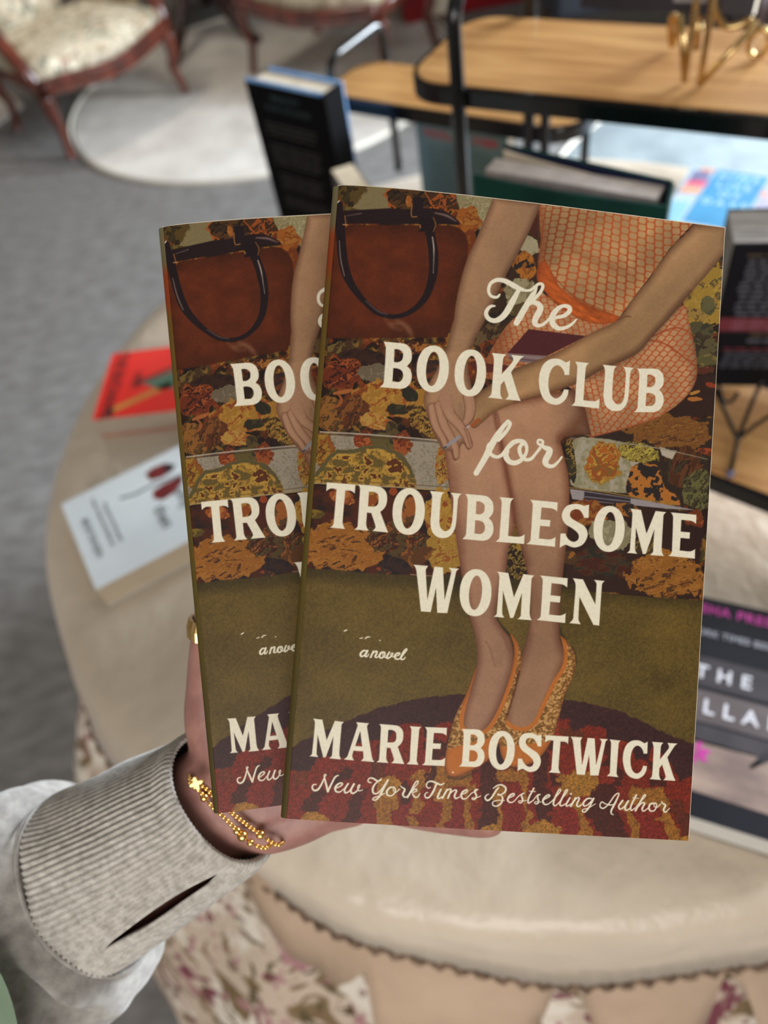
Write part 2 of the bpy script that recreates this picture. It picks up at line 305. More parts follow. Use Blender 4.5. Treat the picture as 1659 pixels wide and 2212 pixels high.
def letters(A):
    def place(ch, Zd=None, dst=None):
        Z, out, holes, anc = G[ch]
        o = smooth_path([zz(Z, p) for p in out]); hs = [smooth_path([zz(Z, p) for p in h]) for h in holes]
        if dst:
            src = np.array([zz(Z, a) for a in anc]); d = np.array([zz(Zd[i] if isinstance(Zd, list) else Zd, a) for i, a in enumerate(dst)])
            Ms = np.array([src[1] - src[0], src[2] - src[0]]).T; Md = np.array([d[1] - d[0], d[2] - d[0]]).T
            T_ = Md @ np.linalg.inv(Ms); f_ = lambda q: (q - src[0]) @ T_.T + d[0]
            o = f_(o); hs = [f_(h) for h in hs]
        A.poly(o, CREAM, soft=.7, holes=hs)
    def ring(cx, cy, hw, hh, iw, ih, cx2=None, cy2=None):
        t = np.linspace(0, 2 * PI, 48, endpoint=False)
        def el(cx, cy, a, b, lean, e=.93):
            c, q = np.cos(t), np.sin(t); c = np.sign(c) * abs(c) ** e; q = np.sign(q) * abs(q) ** e
            return np.stack([cx + a * c + lean * b * q * -1, cy + .04 * a * c + b * q], 1)
        A.poly(el(cx, cy, hw, hh, .042), CREAM, soft=.7, holes=[el(cx2 or cx, cy2 or cy, iw, ih, .085, 1)])
    for ch in 'ULCK': place(ch)
    place('B'); place('B', ZC, [(1277,342),(1243,830),(1575,470)]); place('B', Z2, [(270,160),(230,736),(628,340)]); place('B', Z6, [(250,97),(210,635),(577,245)])
    place('K', Z7, [(1233,192),(1203,670),(1562,215)]); place('C', Z7, [(1180,190),(1025,665),(863,450)])
    place('L', Z2, [(705,200),(657,770),(1020,800)]); place('T'); place('T', [Z6, Z6, Z7], [(1450,185),(1493,720),(168,125)])
    place('R'); place('R', Z5, [(852,128),(820,570),(1142,592)])
    place('E'); place('E', Z3, [(1253,267),(1223,805),(1550,840)]); place('E', Z4, [(1083,125),(1055,487),(1285,512)]); place('E', Z5, [(1380,163),(1345,603),(1608,615)])
    place('S'); place('S', [Z3, Z2, Z3], [(243,172),(1475,847),(225,520)])
    place('M'); place('M', Z4, [(730,93),(703,460),(1013,490)]); place('M', Z5, [(87,65),(45,500),(410,538)])
    place('W'); place('W', Z7, [(192,125),(272,610),(672,160)]); place('N'); place('A'); place('I'); place('I', Z7, [(690,160),(657,630),(805,645)])
    # U of TROUBLESOME spans two tracings
    place('U', [Z1, Z1, Z2], [(1355,180),(1362,600),(222,158)])
    ring(882.8, 1104.8, 34.9, 50.6, 14.5, 37); ring(1315.7, 1142.5, 33.6, 49.8, 13.8, 36.4); ring(1027.2, 1280.3, 34.3, 50.9, 13.9, 37)
    ring(934.8, 796.9, 34.7, 50.6, 14.3, 37.1); ring(1016, 805.6, 34, 50.8, 13.9, 37.1); ring(1083.6, 1621, 28.3, 42.2, 11.5, 30.5)
    def S(Z, mul, *strokes):
        for st in strokes: A.stroke([(Z[0] + p[0] / Z[2], Z[1] + p[1] / Z[2], p[2] / Z[2] * mul) for p in st], CREAM, soft=.7, n=7)
    Zt = (1030, 580, 6.636); Zf = (1010, 900, 7.213); Zn = (740, 1340, 10.37); Z8 = (660, 1660, 5.925); Z9 = (900, 1670, 5.925); Z0 = (1170, 1690, 5.72)
    S(Zt, 1, [(325,375,15),(300,405,20),(255,412,21),(195,385,22),(168,310,23),(195,220,24),(265,170,28),(350,165,32),(430,190,36),(520,240,38),(620,290,30),(700,315,20),(770,310,20),(830,265,22),(880,225,22),(930,222,22),(946,260,24),(915,335,25),(860,400,24),(800,460,22)],
      [(860,265,14),(840,320,22),(790,400,38),(700,550,44),(620,690,45),(568,780,42)],
      [(605,300,26),(540,420,40),(470,550,46),(400,660,44),(320,728,40),(240,748,34),(165,715,32),(132,645,30),(160,575,26),(210,540,22),(255,538,14)],
      [(700,570,16),(770,495,28),(840,490,36),(905,540,44),(900,610,46),(845,710,45),(832,785,38),(880,818,28),(950,800,23),(1020,740,20),(1090,670,22)],
      [(1060,740,14),(1140,704,24),(1250,678,28),(1325,615,34),(1325,560,32),(1255,535,26),(1170,570,32),(1095,660,42),(1078,745,42),(1110,820,40),(1190,862,30),(1290,840,24),(1370,790,20),(1425,730,12)])
    S(Zf, 1, [(625,80,30),(560,150,34),(490,250,44),(420,360,50),(350,490,52),(280,630,48),(205,760,45),(135,880,42)],
      [(630,72,28),(662,110,28),(630,190,28),(560,280,30),(480,360,34)], [(335,430,26),(318,480,30),(330,540,30)],
      [(340,560,28),(400,612,28),(470,628,26),(530,600,28),(580,545,30),(640,470,36),(720,400,38),(810,378,32),(880,405,36),(922,480,26),(910,570,26),(860,650,30),(790,705,36),(715,722,38),(640,690,42),(596,610,46),(610,530,42)],
      [(850,420,26),(808,500,31),(825,590,30),(870,650,28),(930,674,28),(1000,650,26),(1060,580,22),(1130,490,24)],
      [(1133,360,19),(1172,385,20),(1165,430,22),(1130,440,22),(1094,410,19),(1100,370,19),(1133,360,19)], [(1150,445,24),(1200,480,32),(1275,520,48),(1262,590,50),(1220,670,50),(1218,730,44),(1270,772,32),(1340,765,28),(1410,705,20),(1468,630,15)])
    S(Zn, 1, [(545,685,16),(470,680,20),(410,735,24),(402,785,24),(435,808,20),(490,775,16),(550,690,18)], [(560,680,22),(515,770,24),(515,812,20),(560,800,14),(585,755,11)],
      [(690,692,18),(630,825,22)], [(650,770,12),(715,705,18),(770,700,20),(752,765,24),(730,815,20),(775,830,15),(830,780,12)],
      [(930,712,18),(870,722,22),(828,780,25),(840,835,20),(890,838,18),(943,785,18),(945,725,18),(905,745,12),(905,790,12),(950,830,14),(985,820,14)],
      [(1050,712,18),(992,815,24),(1015,850,19),(1070,820,17),(1120,765,17),(1118,735,15),(1085,752,12),(1092,800,14),(1150,820,12)],
      [(1150,812,12),(1225,792,14),(1278,755,18),(1262,730,18),(1205,748,20),(1170,805,23),(1190,858,19),(1250,870,17),(1310,840,13)],
      [(1310,840,13),(1385,730,16),(1440,665,15),(1425,640,15),(1378,690,20),(1310,825,24),(1320,872,19),(1370,868,15),(1405,825,10)])
    S(Z8, .95, [(135,205,8),(100,210,10),(85,245,11),(110,280,13),(160,268,14),(210,190,12),(245,110,9),(262,85,8),(250,75,7),(238,95,8),(255,170,13),(285,290,15)], [(285,295,13),(330,200,13),(380,110,12),(420,90,8)],
      [(370,262,7),(430,235,9),(470,205,11),(455,185,10),(410,205,13),(380,250,15),(392,295,12),(440,300,9),(490,260,7)], [(545,195,12),(500,270,13),(510,310,12),(560,290,9),(620,200,12)], [(620,200,12),(580,280,13),(600,318,12),(650,295,10),(690,232,9),(690,210,9),(668,235,8),(682,285,8),(730,275,6)],
      [(840,182,8),(810,175,9),(800,150,9),(825,122,9),(870,130,12),(920,160,12),(960,150,9),(965,135,7),(945,150,7),(890,200,11),(860,260,14),(870,315,12),(920,318,10),(980,255,9),(1055,150,11)], [(1055,150,12),(1000,250,14),(950,350,14),(900,403,10),(862,398,9),(872,375,8),(930,355,8),(1010,320,8)],
      [(1130,240,9),(1080,245,12),(1040,295,14),(1055,343,11),(1110,345,9),(1150,292,9),(1138,245,9),(1122,275,6),(1150,308,7),(1200,268,7)], [(1215,225,7),(1235,242,8),(1270,270,13),(1246,330,14),(1272,368,10),(1320,345,8)], [(1320,345,7),(1380,260,8),(1438,185,8),(1435,160,8),(1400,190,10),(1350,290,13),(1305,370,13)], [(1350,310,8),(1405,262,9),(1425,285,8),(1372,315,8),(1390,358,11),(1430,368,9),(1465,320,6)])
    S(Z9, .95, [(175,185,7),(150,192,8),(125,165,9),(140,120,9),(190,105,11),(260,130,13),(310,150,11),(350,132,9)], [(255,140,12),(210,240,14),(162,308,12),(120,315,10),(105,280,9),(125,250,7),(145,253,6)], [(310,210,12),(270,300,13),(285,325,10),(330,300,7)],
      [(390,210,12),(330,320,12)], [(350,270,7),(400,215,9),(440,215,11),(400,320,12)], [(410,280,7),(470,225,9),(510,225,12),(485,290,13),(502,325,11),(550,305,7)], [(560,282,7),(620,255,9),(650,230,10),(638,215,10),(590,240,13),(570,290,14),(592,328,11),(640,320,8),(700,260,7)],
      [(700,260,7),(760,225,8),(782,210,8),(752,215,9),(745,240,12),(765,290,12),(750,328,10),(718,338,8),(712,318,7),(755,320,7),(820,292,6)], [(920,270,7),(885,290,9),(880,328,11),(912,350,12),(960,312,12),(1020,220,12),(1050,185,9)],
      [(980,195,7),(1030,160,9),(1090,152,11),(1140,190,13),(1130,240,12),(1080,275,9),(1042,285,7),(1042,268,7),(1082,285,8),(1100,325,12),(1080,388,12),(1022,423,10),(977,410,9),(977,370,8),(1030,350,7),(1120,350,7)], [(1160,327,7),(1220,300,9),(1250,277,10),(1235,262,10),(1190,290,13),(1165,340,13),(1190,373,10),(1240,365,8),(1300,300,7)],
      [(1300,300,7),(1350,265,8),(1377,258,7),(1347,270,9),(1345,300,12),(1357,345,12),(1335,380,9),(1307,375,7),(1312,355,6),(1355,357,6),(1400,350,6)], [(1500,195,11),(1432,325,12),(1432,383,11),(1490,350,7)], [(1440,230,5),(1520,238,5)], [(1490,350,7),(1550,280,8),(1582,275,7),(1552,285,9),(1550,320,12),(1562,365,11),(1540,393,9),(1512,385,7),(1522,366,6),(1590,370,6)])
    S(Z0, .95, [(10,222,7),(70,190,9),(100,167,10),(78,155,10),(35,190,13),(15,235,13),(42,273,10),(90,262,8),(140,220,7)], [(140,220,7),(210,140,8),(237,98,8),(215,92,9),(170,180,12),(145,260,12),(167,290,9),(215,250,7)], [(215,250,7),(290,150,8),(320,103,8),(300,97,9),(255,190,12),(225,265,12),(247,290,9),(300,262,7)],
      [(350,190,11),(305,270,12),(317,293,9),(370,262,7)], [(362,142,13),(363,144,13)], [(420,190,11),(360,295,12)], [(390,245,7),(440,192,9),(465,202,11),(435,270,12),(452,300,10),(505,268,7)], [(620,202,8),(570,200,11),(520,245,13),(522,290,11),(565,280,9),(640,205,9)], [(642,200,12),(590,300,12),(540,363,10),(505,360,8),(512,335,7),(575,318,7),(665,265,5)],
      [(780,262,7),(745,242,8),(722,275,8),(730,310,9),(770,318,9),(830,265,9),(900,165,9),(945,135,8),(952,158,9),(905,260,13),(862,345,12),(862,385,8),(885,400,6)], [(780,262,6),(840,280,8),(900,270,7)], [(1000,225,12),(955,290,12),(967,330,10),(1012,308,8),(1070,230,11)], [(1070,230,11),(1030,310,12),(1050,345,10),(1105,308,7)],
      [(1170,155,11),(1105,290,12),(1107,345,10),(1155,318,7)], [(1125,190,5),(1200,198,5)], [(1150,320,6),(1230,230,7),(1282,168,8),(1266,156,9),(1220,240,12),(1160,350,12)], [(1195,300,7),(1245,252,9),(1272,265,12),(1242,325,12),(1262,355,9),(1315,318,7)],
      [(1400,258,9),(1350,265,12),(1325,310,13),(1345,353,10),(1395,345,9),(1422,285,9),(1402,255,8),(1388,290,6),(1425,310,7),(1475,262,6)], [(1480,240,7),(1500,262,9),(1530,285,12),(1507,338,12),(1532,368,9),(1580,320,6)])
def paint_cover(X, Y):
    A = Art(X, Y); allidx = np.arange(len(X))
    DK = (46, 27, 19); RU = (116, 54, 24); OR = (150, 76, 30); MU = (146, 103, 42); YE = (176, 138, 60); OL = (74, 62, 32); CRM = (142, 128, 102); PL = (44, 28, 30)
    # ---------------- flowered sofa
    wx = fbm(X / 60, Y / 60, 1) * 3; n1 = fbm(X / 34 + wx, Y / 34 - wx, 2, 4); n2 = fbm(X / 20 - wx, Y / 24 + wx, 6, 4)
    C = np.tile(np.array(DK, float), (len(X), 1))
    def lay(mask, col):
        nonlocal C
        a = np.clip(mask, 0, 1)[:, None]; C = C * (1 - a) + np.array(col, float) * a
    lay((n1 - .50) / .02, (84, 46, 24)); lay((n1 - .58) / .015, RU); lay((n1 - .66) / .015, MU); lay((n2 - .60) / .015, OL); lay((n2 - .68) / .015, (132, 92, 40)); lay((.34 - n2) / .02, (34, 24, 22))
    A.C = C
    W3 = (.40, .53, .62); b = A.blob
    # top strip
    b(768, 418, 48, 34, 0, [(66, 54, 32), (48, 38, 24), (90, 70, 34)], k=1, outline=(110, 66, 28)); A.poly([(800, 400), (846, 402), (842, 452), (752, 456), (770, 440)], (128, 114, 80), warp=5, soft=2)
    b(735, 455, 40, 10, 0, [(108, 90, 44), (84, 66, 34)], k=2)
    b(890, 432, 56, 40, .1, [(60, 44, 28), (40, 28, 20), (84, 56, 30)], k=3, outline=(158, 82, 34)); b(960, 425, 42, 36, .2, [(70, 46, 26), (150, 78, 32), (60, 42, 28)], k=4, outline=(158, 82, 34))
    b(883, 434, 7, 14, 0, [(170, 110, 50), (150, 90, 40)], k=5)
    A.poly([(985, 410), (1075, 425), (1062, 462), (1040, 500), (1030, 480), (1000, 462), (988, 440)], (140, 128, 92), warp=4, soft=2)
    b(1030, 450, 36, 26, .4, [(148, 136, 100), (128, 114, 78), (158, 146, 112)], k=6, sc_=6); b(1010, 478, 26, 32, .6, [(150, 88, 32), (128, 66, 26), (156, 102, 44)], k=7); b(1013, 540, 16, 56, .1, [(130, 72, 28), (112, 56, 24)], k=8)
    # sofa between arm and dress
    A.poly([(1140, 490), (1166, 470), (1166, 700), (1040, 760), (1016, 740), (1080, 640)], (60, 42, 28), soft=1, warp=4); b(1152, 470, 12, 40, 0, [(96, 50, 30), (76, 38, 24)], k=9)
    b(1140, 530, 26, 20, .5, [(146, 134, 104), (160, 148, 118)], k=1); b(1132, 570, 24, 34, -.3, [(164, 104, 40), (140, 84, 34), (46, 40, 34), (50, 44, 38)], k=2, th=(.42, .52, .8)); b(1124, 635, 34, 34, 0, [(138, 124, 92), (122, 108, 78), (150, 138, 104)], k=3)
    b(1085, 690, 30, 24, .3, [(42, 34, 30), (60, 46, 34)], k=4); b(1060, 720, 44, 20, -.4, [(74, 50, 32), (52, 40, 30), (100, 78, 50)], k=5); b(1070, 755, 60, 24, -.3, [(92, 44, 26), (56, 40, 28), (120, 62, 30)], k=6)
    b(1118, 668, 22, 12, -.4, [(112, 96, 60), (86, 70, 44)], k=7)
    # seat cushion, left
    b(745, 752, 34, 13, .05, [(112, 92, 48), (92, 70, 38), (70, 48, 30)], k=1, sc_=8, rough=.6); b(800, 775, 70, 18, .1, [(46, 30, 26), (60, 36, 26)], k=2); b(890, 752, 76, 13, .05, [(140, 84, 36), (158, 104, 48), (90, 44, 26), (60, 38, 26)], k=3, sc_=8, rough=.5)
    b(742, 806, 48, 38, 0, [(108, 48, 26), (62, 30, 22), (150, 76, 38), (48, 26, 20)], k=4, sc_=17, streak=1.5, th=(.44, .56, .66), outline=(126, 62, 28)); b(806, 806, 38, 20, .1, [(126, 112, 92), (108, 94, 74)], k=5, sc_=7, rough=.5)
    b(855, 862, 92, 40, .12, [(156, 112, 46), (172, 130, 58), (148, 82, 34), (120, 66, 30)], k=6, sc_=10, th=(.45, .56, .68)); b(925, 800, 40, 26, .2, [(110, 62, 34), (80, 48, 30), (56, 40, 36)], k=7, sc_=9)
    b(886, 852, 22, 14, .5, [(66, 56, 36), (48, 44, 32)], k=8); b(858, 884, 26, 12, .1, [(70, 60, 38), (50, 44, 30)], k=9); b(905, 898, 34, 18, .7, [(60, 42, 26), (110, 80, 38), (150, 116, 52)], k=1, sc_=7); b(920, 918, 40, 20, .3, [(160, 124, 58), (60, 40, 24), (140, 100, 44)], k=2, sc_=6, th=(.45, .6))
    b(715, 895, 38, 38, -.6, [(120, 74, 32), (76, 56, 30), (138, 92, 42)], k=3, sc_=16, streak=2); b(765, 890, 40, 32, -.8, [(96, 52, 28), (60, 38, 24), (124, 76, 36)], k=4, sc_=12, streak=2); b(812, 912, 46, 18, .3, [(164, 120, 56), (150, 80, 38), (172, 134, 66)], k=5, sc_=8)
    A.stroke([(722, 850, 3), (745, 846, 5), (762, 842, 2)], (158, 96, 50)); A.stroke([(730, 850, 2), (738, 866, 3), (724, 880, 2)], (150, 84, 42))
    # front of the seat cushion with piping
    A.poly([(686, 936), (955, 954), (972, 1060), (676, 1042)], (150, 138, 120), soft=1); idx, a, sd = A.poly_mask([(686, 936), (955, 954), (972, 1060), (676, 1042)])
    g = fbm(A.X[idx] / 7, A.Y[idx] / 7, 9); A.put(idx, a * np.clip((g - .5) / .02, 0, 1) * .8, (128, 116, 94)); A.put(idx, a * np.clip((g - .62) / .02, 0, 1) * .8, (160, 148, 134))
    b(700, 968, 26, 38, -.2, [(154, 116, 46), (96, 58, 26), (142, 84, 34)], k=6, sc_=8); b(793, 950, 26, 20, 0, [(136, 62, 30), (90, 40, 26), (160, 86, 42)], k=7); b(836, 948, 34, 22, 0, [(50, 44, 36), (66, 60, 40), (96, 82, 44)], k=8); b(868, 960, 22, 30, .1, [(122, 58, 28), (90, 40, 24), (146, 78, 38)], k=9)
    idx, a, sd = A.poly_mask(smooth_path([(676, 1046), (684, 1020, 1), (722, 975, 1), (760, 972, 1), (790, 962, 1), (822, 962, 1), (862, 978, 1), (890, 1012, 1), (900, 1054), (790, 1048)]), soft=1, warp=3)
    x, y = A.X[idx], A.Y[idx]; q = fbm(x / 13 + fbm(x / 20, y / 20, 3) * 3, y / 13, 4, 4); A.put(idx, a, YE)
    A.put(idx, a * (q > .50), (150, 114, 48)); A.put(idx, a * (q > .57), (102, 84, 42)); A.put(idx, a * (q < .40) * (y > 985), (92, 48, 24)); A.put(idx, a * np.clip((9 - sd) / 2, 0, 1) * (y < 1030), (92, 82, 50))
    b(956, 1008, 17, 44, .05, [(150, 82, 34), (176, 138, 66), (110, 56, 28), (150, 120, 60)], k=3, sc_=8); b(845, 925, 14, 14, .4, [(60, 48, 30), (90, 72, 40)], k=4)
    A.stroke([(692, 933, 1.6), (800, 939, 1.6), (955, 952, 1.6)], (168, 156, 138)); A.stroke([(692, 937, .7), (955, 956, .7)], (70, 54, 40)); A.stroke([(676, 1036, .8), (800, 1042, .8), (970, 1052, .8)], (104, 84, 48)); A.stroke([(674, 1043, 1.4), (800, 1049, 1.4), (972, 1060, 1.4)], (160, 140, 100)); A.stroke([(672, 1047, 1.8), (800, 1053, 1.8), (974, 1064, 1.8)], (34, 22, 18))
    # lower front, left
    A.poly([(672, 1049), (974, 1066), (998, 1250), (655, 1230)], (62, 33, 22), soft=1); idx, a, _ = A.poly_mask([(672, 1049), (974, 1066), (998, 1250), (655, 1230)]); g = fbm(A.X[idx] / 30, A.Y[idx] / 22, 5); A.put(idx, a * (g > .53), (78, 38, 22)); A.put(idx, a * (g < .40), (44, 30, 28))
    b(740, 1072, 26, 16, .2, [(150, 80, 36), (120, 56, 26), (170, 108, 56)], k=1, sc_=7); b(802, 1078, 16, 16, 0, [(160, 116, 46), (140, 74, 30)], k=2); b(850, 1062, 9, 9, .5, [(140, 66, 30)], k=3); b(680, 1110, 26, 10, 0, [(126, 100, 40), (90, 72, 32)], k=4)
    b(738, 1182, 92, 56, .08, [(146, 92, 34), (158, 106, 44), (128, 76, 30), (70, 46, 24)], k=5, sc_=11, th=(.47, .60, .70), streak=1.8); b(860, 1165, 70, 40, .2, [(84, 66, 36), (66, 34, 22), (136, 84, 38), (76, 40, 24)], k=6, sc_=13); b(884, 1105, 18, 30, .2, [(90, 62, 34), (150, 88, 40)], k=7)
    b(950, 1110, 34, 54, .1, [(158, 118, 46), (170, 130, 56), (136, 70, 30)], k=8, sc_=9, th=(.5, .66)); b(962, 1190, 42, 46, .4, [(154, 118, 50), (166, 130, 58), (140, 84, 36)], k=9, sc_=9, th=(.5, .64)); b(900, 1205, 40, 18, -.4, [(128, 80, 36), (92, 56, 28)], k=1)
    b(858, 1222, 34, 15, .25, [(40, 30, 32), (56, 36, 32)], k=2); b(828, 1234, 16, 9, .3, [(140, 66, 34), (60, 44, 32)], k=3, sc_=6); A.stroke([(886, 1241, .7), (1000, 1249, .7)], (170, 156, 130))
    # between and right of the legs
    b(1110, 1165, 22, 60, 0, [(148, 116, 50), (60, 42, 26), (110, 84, 40)], k=4, sc_=7); b(1115, 1215, 26, 34, 0, [(66, 46, 28), (140, 114, 54), (48, 32, 24)], k=5, sc_=7)
    A.poly([(1228, 930), (1566, 900), (1540, 1100), (1225, 1060)], (54, 40, 30), soft=1); b(1520, 640, 52, 82, .1, [(156, 124, 50), (168, 138, 62), (136, 100, 44), (96, 84, 48)], k=6, sc_=14, th=(.5, .60, .68)); b(1528, 662, 17, 20, 0, [(80, 76, 50), (100, 92, 58)], k=7); b(1502, 678, 26, 11, .3, [(76, 48, 30), (150, 120, 60)], k=8, sc_=5); b(1516, 712, 30, 17, .3, [(62, 58, 42), (84, 76, 48)], k=9)
    b(1522, 760, 32, 44, 0, [(70, 56, 38), (54, 42, 32), (92, 82, 52)], k=1); b(1528, 778, 26, 12, 0, [(118, 104, 58), (92, 82, 48)], k=2); b(1518, 800, 26, 7, -.1, [(146, 70, 34), (90, 46, 28)], k=3); A.poly([(1495, 812), (1555, 808), (1552, 900), (1430, 905), (1470, 868)], (56, 34, 26), soft=2, warp=4)
    b(1502, 848, 12, 4, -.3, [(170, 120, 56)], k=4); b(1500, 862, 16, 5, 0, [(166, 104, 48)], k=5); b(1536, 832, 12, 5, .3, [(140, 60, 32)], k=6)
    b(1445, 930, 100, 36, .12, [(126, 84, 38), (112, 70, 34), (142, 98, 46), (88, 54, 30)], k=7, sc_=13, th=(.5, .6, .68), streak=2.6)
    A.poly(smooth_path([(1232, 972, 1), (1240, 950, 1), (1262, 944, 1), (1345, 955, 1), (1400, 985, 1), (1380, 1040, 1), (1366, 1064, 1), (1240, 1052, 1), (1236, 1010, 1)]), (154, 144, 118), soft=1.2, warp=2)
    idx, a, _ = A.poly_mask([(1232, 945), (1400, 960), (1375, 1066), (1240, 1052)]); g = fbm(A.X[idx] / 9, A.Y[idx] / 9, 3); A.put(idx, a * (g > .54) * .8, (136, 128, 96)); A.put(idx, a * (g < .4) * .7, (168, 156, 140))
    b(1234, 1000, 10, 52, -.1, [(48, 42, 34), (140, 110, 50), (60, 52, 36)], k=8, sc_=10); b(1306, 998, 38, 45, .2, [(164, 92, 36), (172, 144, 62), (150, 80, 34), (124, 92, 44)], k=9, sc_=12, th=(.42, .52, .68), outline=(150, 116, 50)); b(1378, 978, 42, 24, .25, [(168, 150, 66), (70, 50, 30), (150, 128, 60)], k=1, sc_=5, th=(.48, .6))
    idx, a, sd = A.poly_mask(smooth_path([(1360, 1020, 1), (1372, 1004, 1), (1420, 1006, 1), (1436, 1050, 1), (1462, 1072, 1), (1464, 1092, 1), (1360, 1070, 1)]), soft=1, warp=3); A.put(idx, a, (170, 108, 46)); g = fbm(A.X[idx] / 11, A.Y[idx] / 11, 7); A.put(idx, a * np.clip((g - .57) / .02, 0, 1), (48, 40, 38)); A.poly([(1378, 1000), (1420, 1010), (1415, 1030), (1385, 1028)], (46, 38, 36), warp=5)
    b(1480, 1010, 44, 48, .2, [(78, 46, 26), (98, 60, 34), (54, 34, 26), (66, 56, 36)], k=2, sc_=14, streak=.4); b(1508, 1060, 34, 44, 0, [(80, 74, 46), (54, 44, 30), (104, 98, 58)], k=3, sc_=7); A.poly([(1424, 966), (1462, 974), (1452, 992), (1430, 984)], (176, 164, 144), warp=2); A.stroke([(1244, 949, 1.2), (1300, 952, 1.2), (1420, 968, 1.2), (1528, 992, .6)], (150, 138, 112)); b(1526, 976, 22, 8, .2, [(150, 70, 34), (96, 50, 30)], k=4)
    A.poly([(1231, 1056), (1262, 1060), (1364, 1076), (1384, 1079), (1440, 1090), (1505, 1102), (1440, 1099), (1382, 1093), (1260, 1082), (1236, 1078)], (150, 140, 138), soft=1); A.poly([(1262, 1062), (1362, 1077), (1362, 1091), (1262, 1080)], (58, 48, 54), soft=1); A.stroke([(1264, 1073, 1), (1362, 1084, 1)], (130, 122, 126)); A.stroke([(1228, 1053, 1), (1300, 1062, 1), (1460, 1090, 1)], (150, 118, 54))
    A.poly([(1225, 1082), (1300, 1088), (1512, 1108), (1512, 1296), (1222, 1272)], (56, 34, 26), soft=1, warp=2); b(1270, 1110, 42, 30, .1, [(154, 88, 38), (140, 100, 46), (120, 60, 28)], k=5, sc_=13); b(1350, 1100, 30, 14, .2, [(50, 42, 36), (150, 96, 44)], k=6); b(1320, 1155, 50, 34, .3, [(152, 142, 112), (134, 124, 94)], k=7, sc_=8)
    b(1300, 1215, 70, 34, .1, [(50, 44, 34), (66, 54, 36), (84, 44, 26), (70, 36, 24)], k=8, sc_=18, streak=2); b(1232, 1205, 12, 16, 0, [(140, 92, 40), (80, 56, 30)], k=9); b(1440, 1240, 86, 52, .1, [(142, 92, 36), (156, 106, 46), (124, 76, 32), (78, 52, 28)], k=1, sc_=12, th=(.48, .6, .7), streak=1.8); b(1395, 1178, 34, 20, -.3, [(130, 110, 56), (70, 54, 34)], k=2, sc_=6); b(1500, 1125, 22, 28, 0, [(150, 78, 36), (112, 56, 28)], k=3, sc_=9); A.poly([(1470, 1130), (1520, 1140), (1512, 1200), (1460, 1190)], (52, 30, 26), warp=6, soft=2)
    # ---------------- handbag and smoke
    BAG = smooth_path([(700, 488), (745, 486), (975, 487), (996, 496, 1), (1010, 520, 1), (1009, 560, 1), (998, 620, 1), (984, 680, 1), (966, 729), (690, 731)])
    idx, a, sd = A.poly_mask(BAG, soft=1.2); g = fbm(A.X[idx] / 26, A.Y[idx] / 26, 8, 6); sh = np.clip(.84 + .2 * np.clip(sd / 40, 0, 1) + (g - .5) * .3, .7, 1.2); A.put(idx, a, np.clip(np.array((92, 42, 20))[None] * sh[:, None], 0, 255))
    A.poly(smooth_path([(728, 456), (838, 450), (880, 452), (930, 450, 1), (965, 458, 1), (994, 484, 1), (960, 484), (742, 483)]), (40, 25, 26), soft=1)
    A.stroke([(940, 460, 2.5), (965, 466, 3.5), (985, 478, 2)], (120, 96, 90), alpha=.45); A.stroke([(750, 466, 1.5), (780, 461, 2)], (96, 78, 76), alpha=.6)
    A.stroke([(734, 440, 6), (733, 470, 9), (736, 505, 10), (739, 546, 10), (746, 585, 10), (761, 618, 8), (785, 649, 6), (813, 674, 5.5), (846, 684, 5), (880, 677, 5), (910, 654, 6.5), (927, 624, 8), (936, 585, 9.5), (936, 546, 10.5), (931, 513, 10), (924, 485, 12), (918, 468, 13)], (38, 24, 27))
    A.stroke([(733, 520, 1), (736, 560, 1.4), (744, 596, 1.2)], (170, 150, 134), alpha=.55); A.stroke([(934, 512, 1.5), (937, 535, 1.8), (937, 560, 1.1), (936, 590, .8)], (200, 184, 164), alpha=.6); A.stroke([(790, 650, 1), (816, 672, 1.2), (836, 679, 1)], (120, 104, 104), alpha=.6)
    A.poly([(892, 425), (916, 428), (912, 470), (892, 466)], (38, 25, 28), soft=1); A.stroke([(890, 440, 1.2), (889, 466, 1.2), (900, 468, 1.2)], (150, 104, 56)); A.poly([(905, 468), (942, 472), (940, 498), (906, 500)], (36, 22, 24), warp=2); A.stroke([(936, 470, 1), (941, 485, 1.2), (936, 500, 1)], (150, 104, 56), alpha=.8); A.stroke([(907, 486, 1.2), (908, 492, 1.2)], (170, 120, 66)); A.stroke([(745, 466, 1), (748, 490, 1)], (160, 104, 56)); A.stroke([(741, 485, 1), (752, 486, 1)], (190, 140, 90)); A.stroke([(728, 438, 1.4), (733, 434, 1.2)], (220, 210, 196))
    for st in ([(832, 688, 3), (846, 706, 4), (866, 712, 3)], [(858, 692, 4), (880, 706, 4), (890, 726, 5)], [(846, 700, 6), (870, 700, 6), (884, 716, 6)]): A.stroke(st, (160, 120, 96), soft=4, alpha=.28)
    # ---------------- dress
    def net(idx, a, fam, base=(178, 136, 96), line=(176, 84, 38), lw=.10, shade=None):
        x, y = A.X[idx], A.Y[idx]; u, v = fam(x, y); iu = np.floor(u); du = np.minimum(u - iu, 1 - u + iu); vv = v + .5 * (iu % 2); dv = np.abs(vv - np.round(vv))
        a_ = (.5 - du) / .5; b_ = (.5 - dv) / .5; rr_ = (a_ ** 3.2 + b_ ** 3.2) ** (1 / 3.2); ln = np.clip((rr_ - .80) / .14, 0, 1); ln = np.maximum(ln * .88, np.clip((lw * .8 - du) / .07 + .5, 0, 1))
        g = fbm(x / 40, y / 40, 4); col = np.array(base, float)[None] * (.86 + .28 * g[:, None]); ln = ln[:, None]; col = col * (1 - ln) + np.array(line, float) * ln
        if shade is not None: col = col * shade(x, y)[:, None]
        A.put(idx, a, np.clip(col, 0, 255))
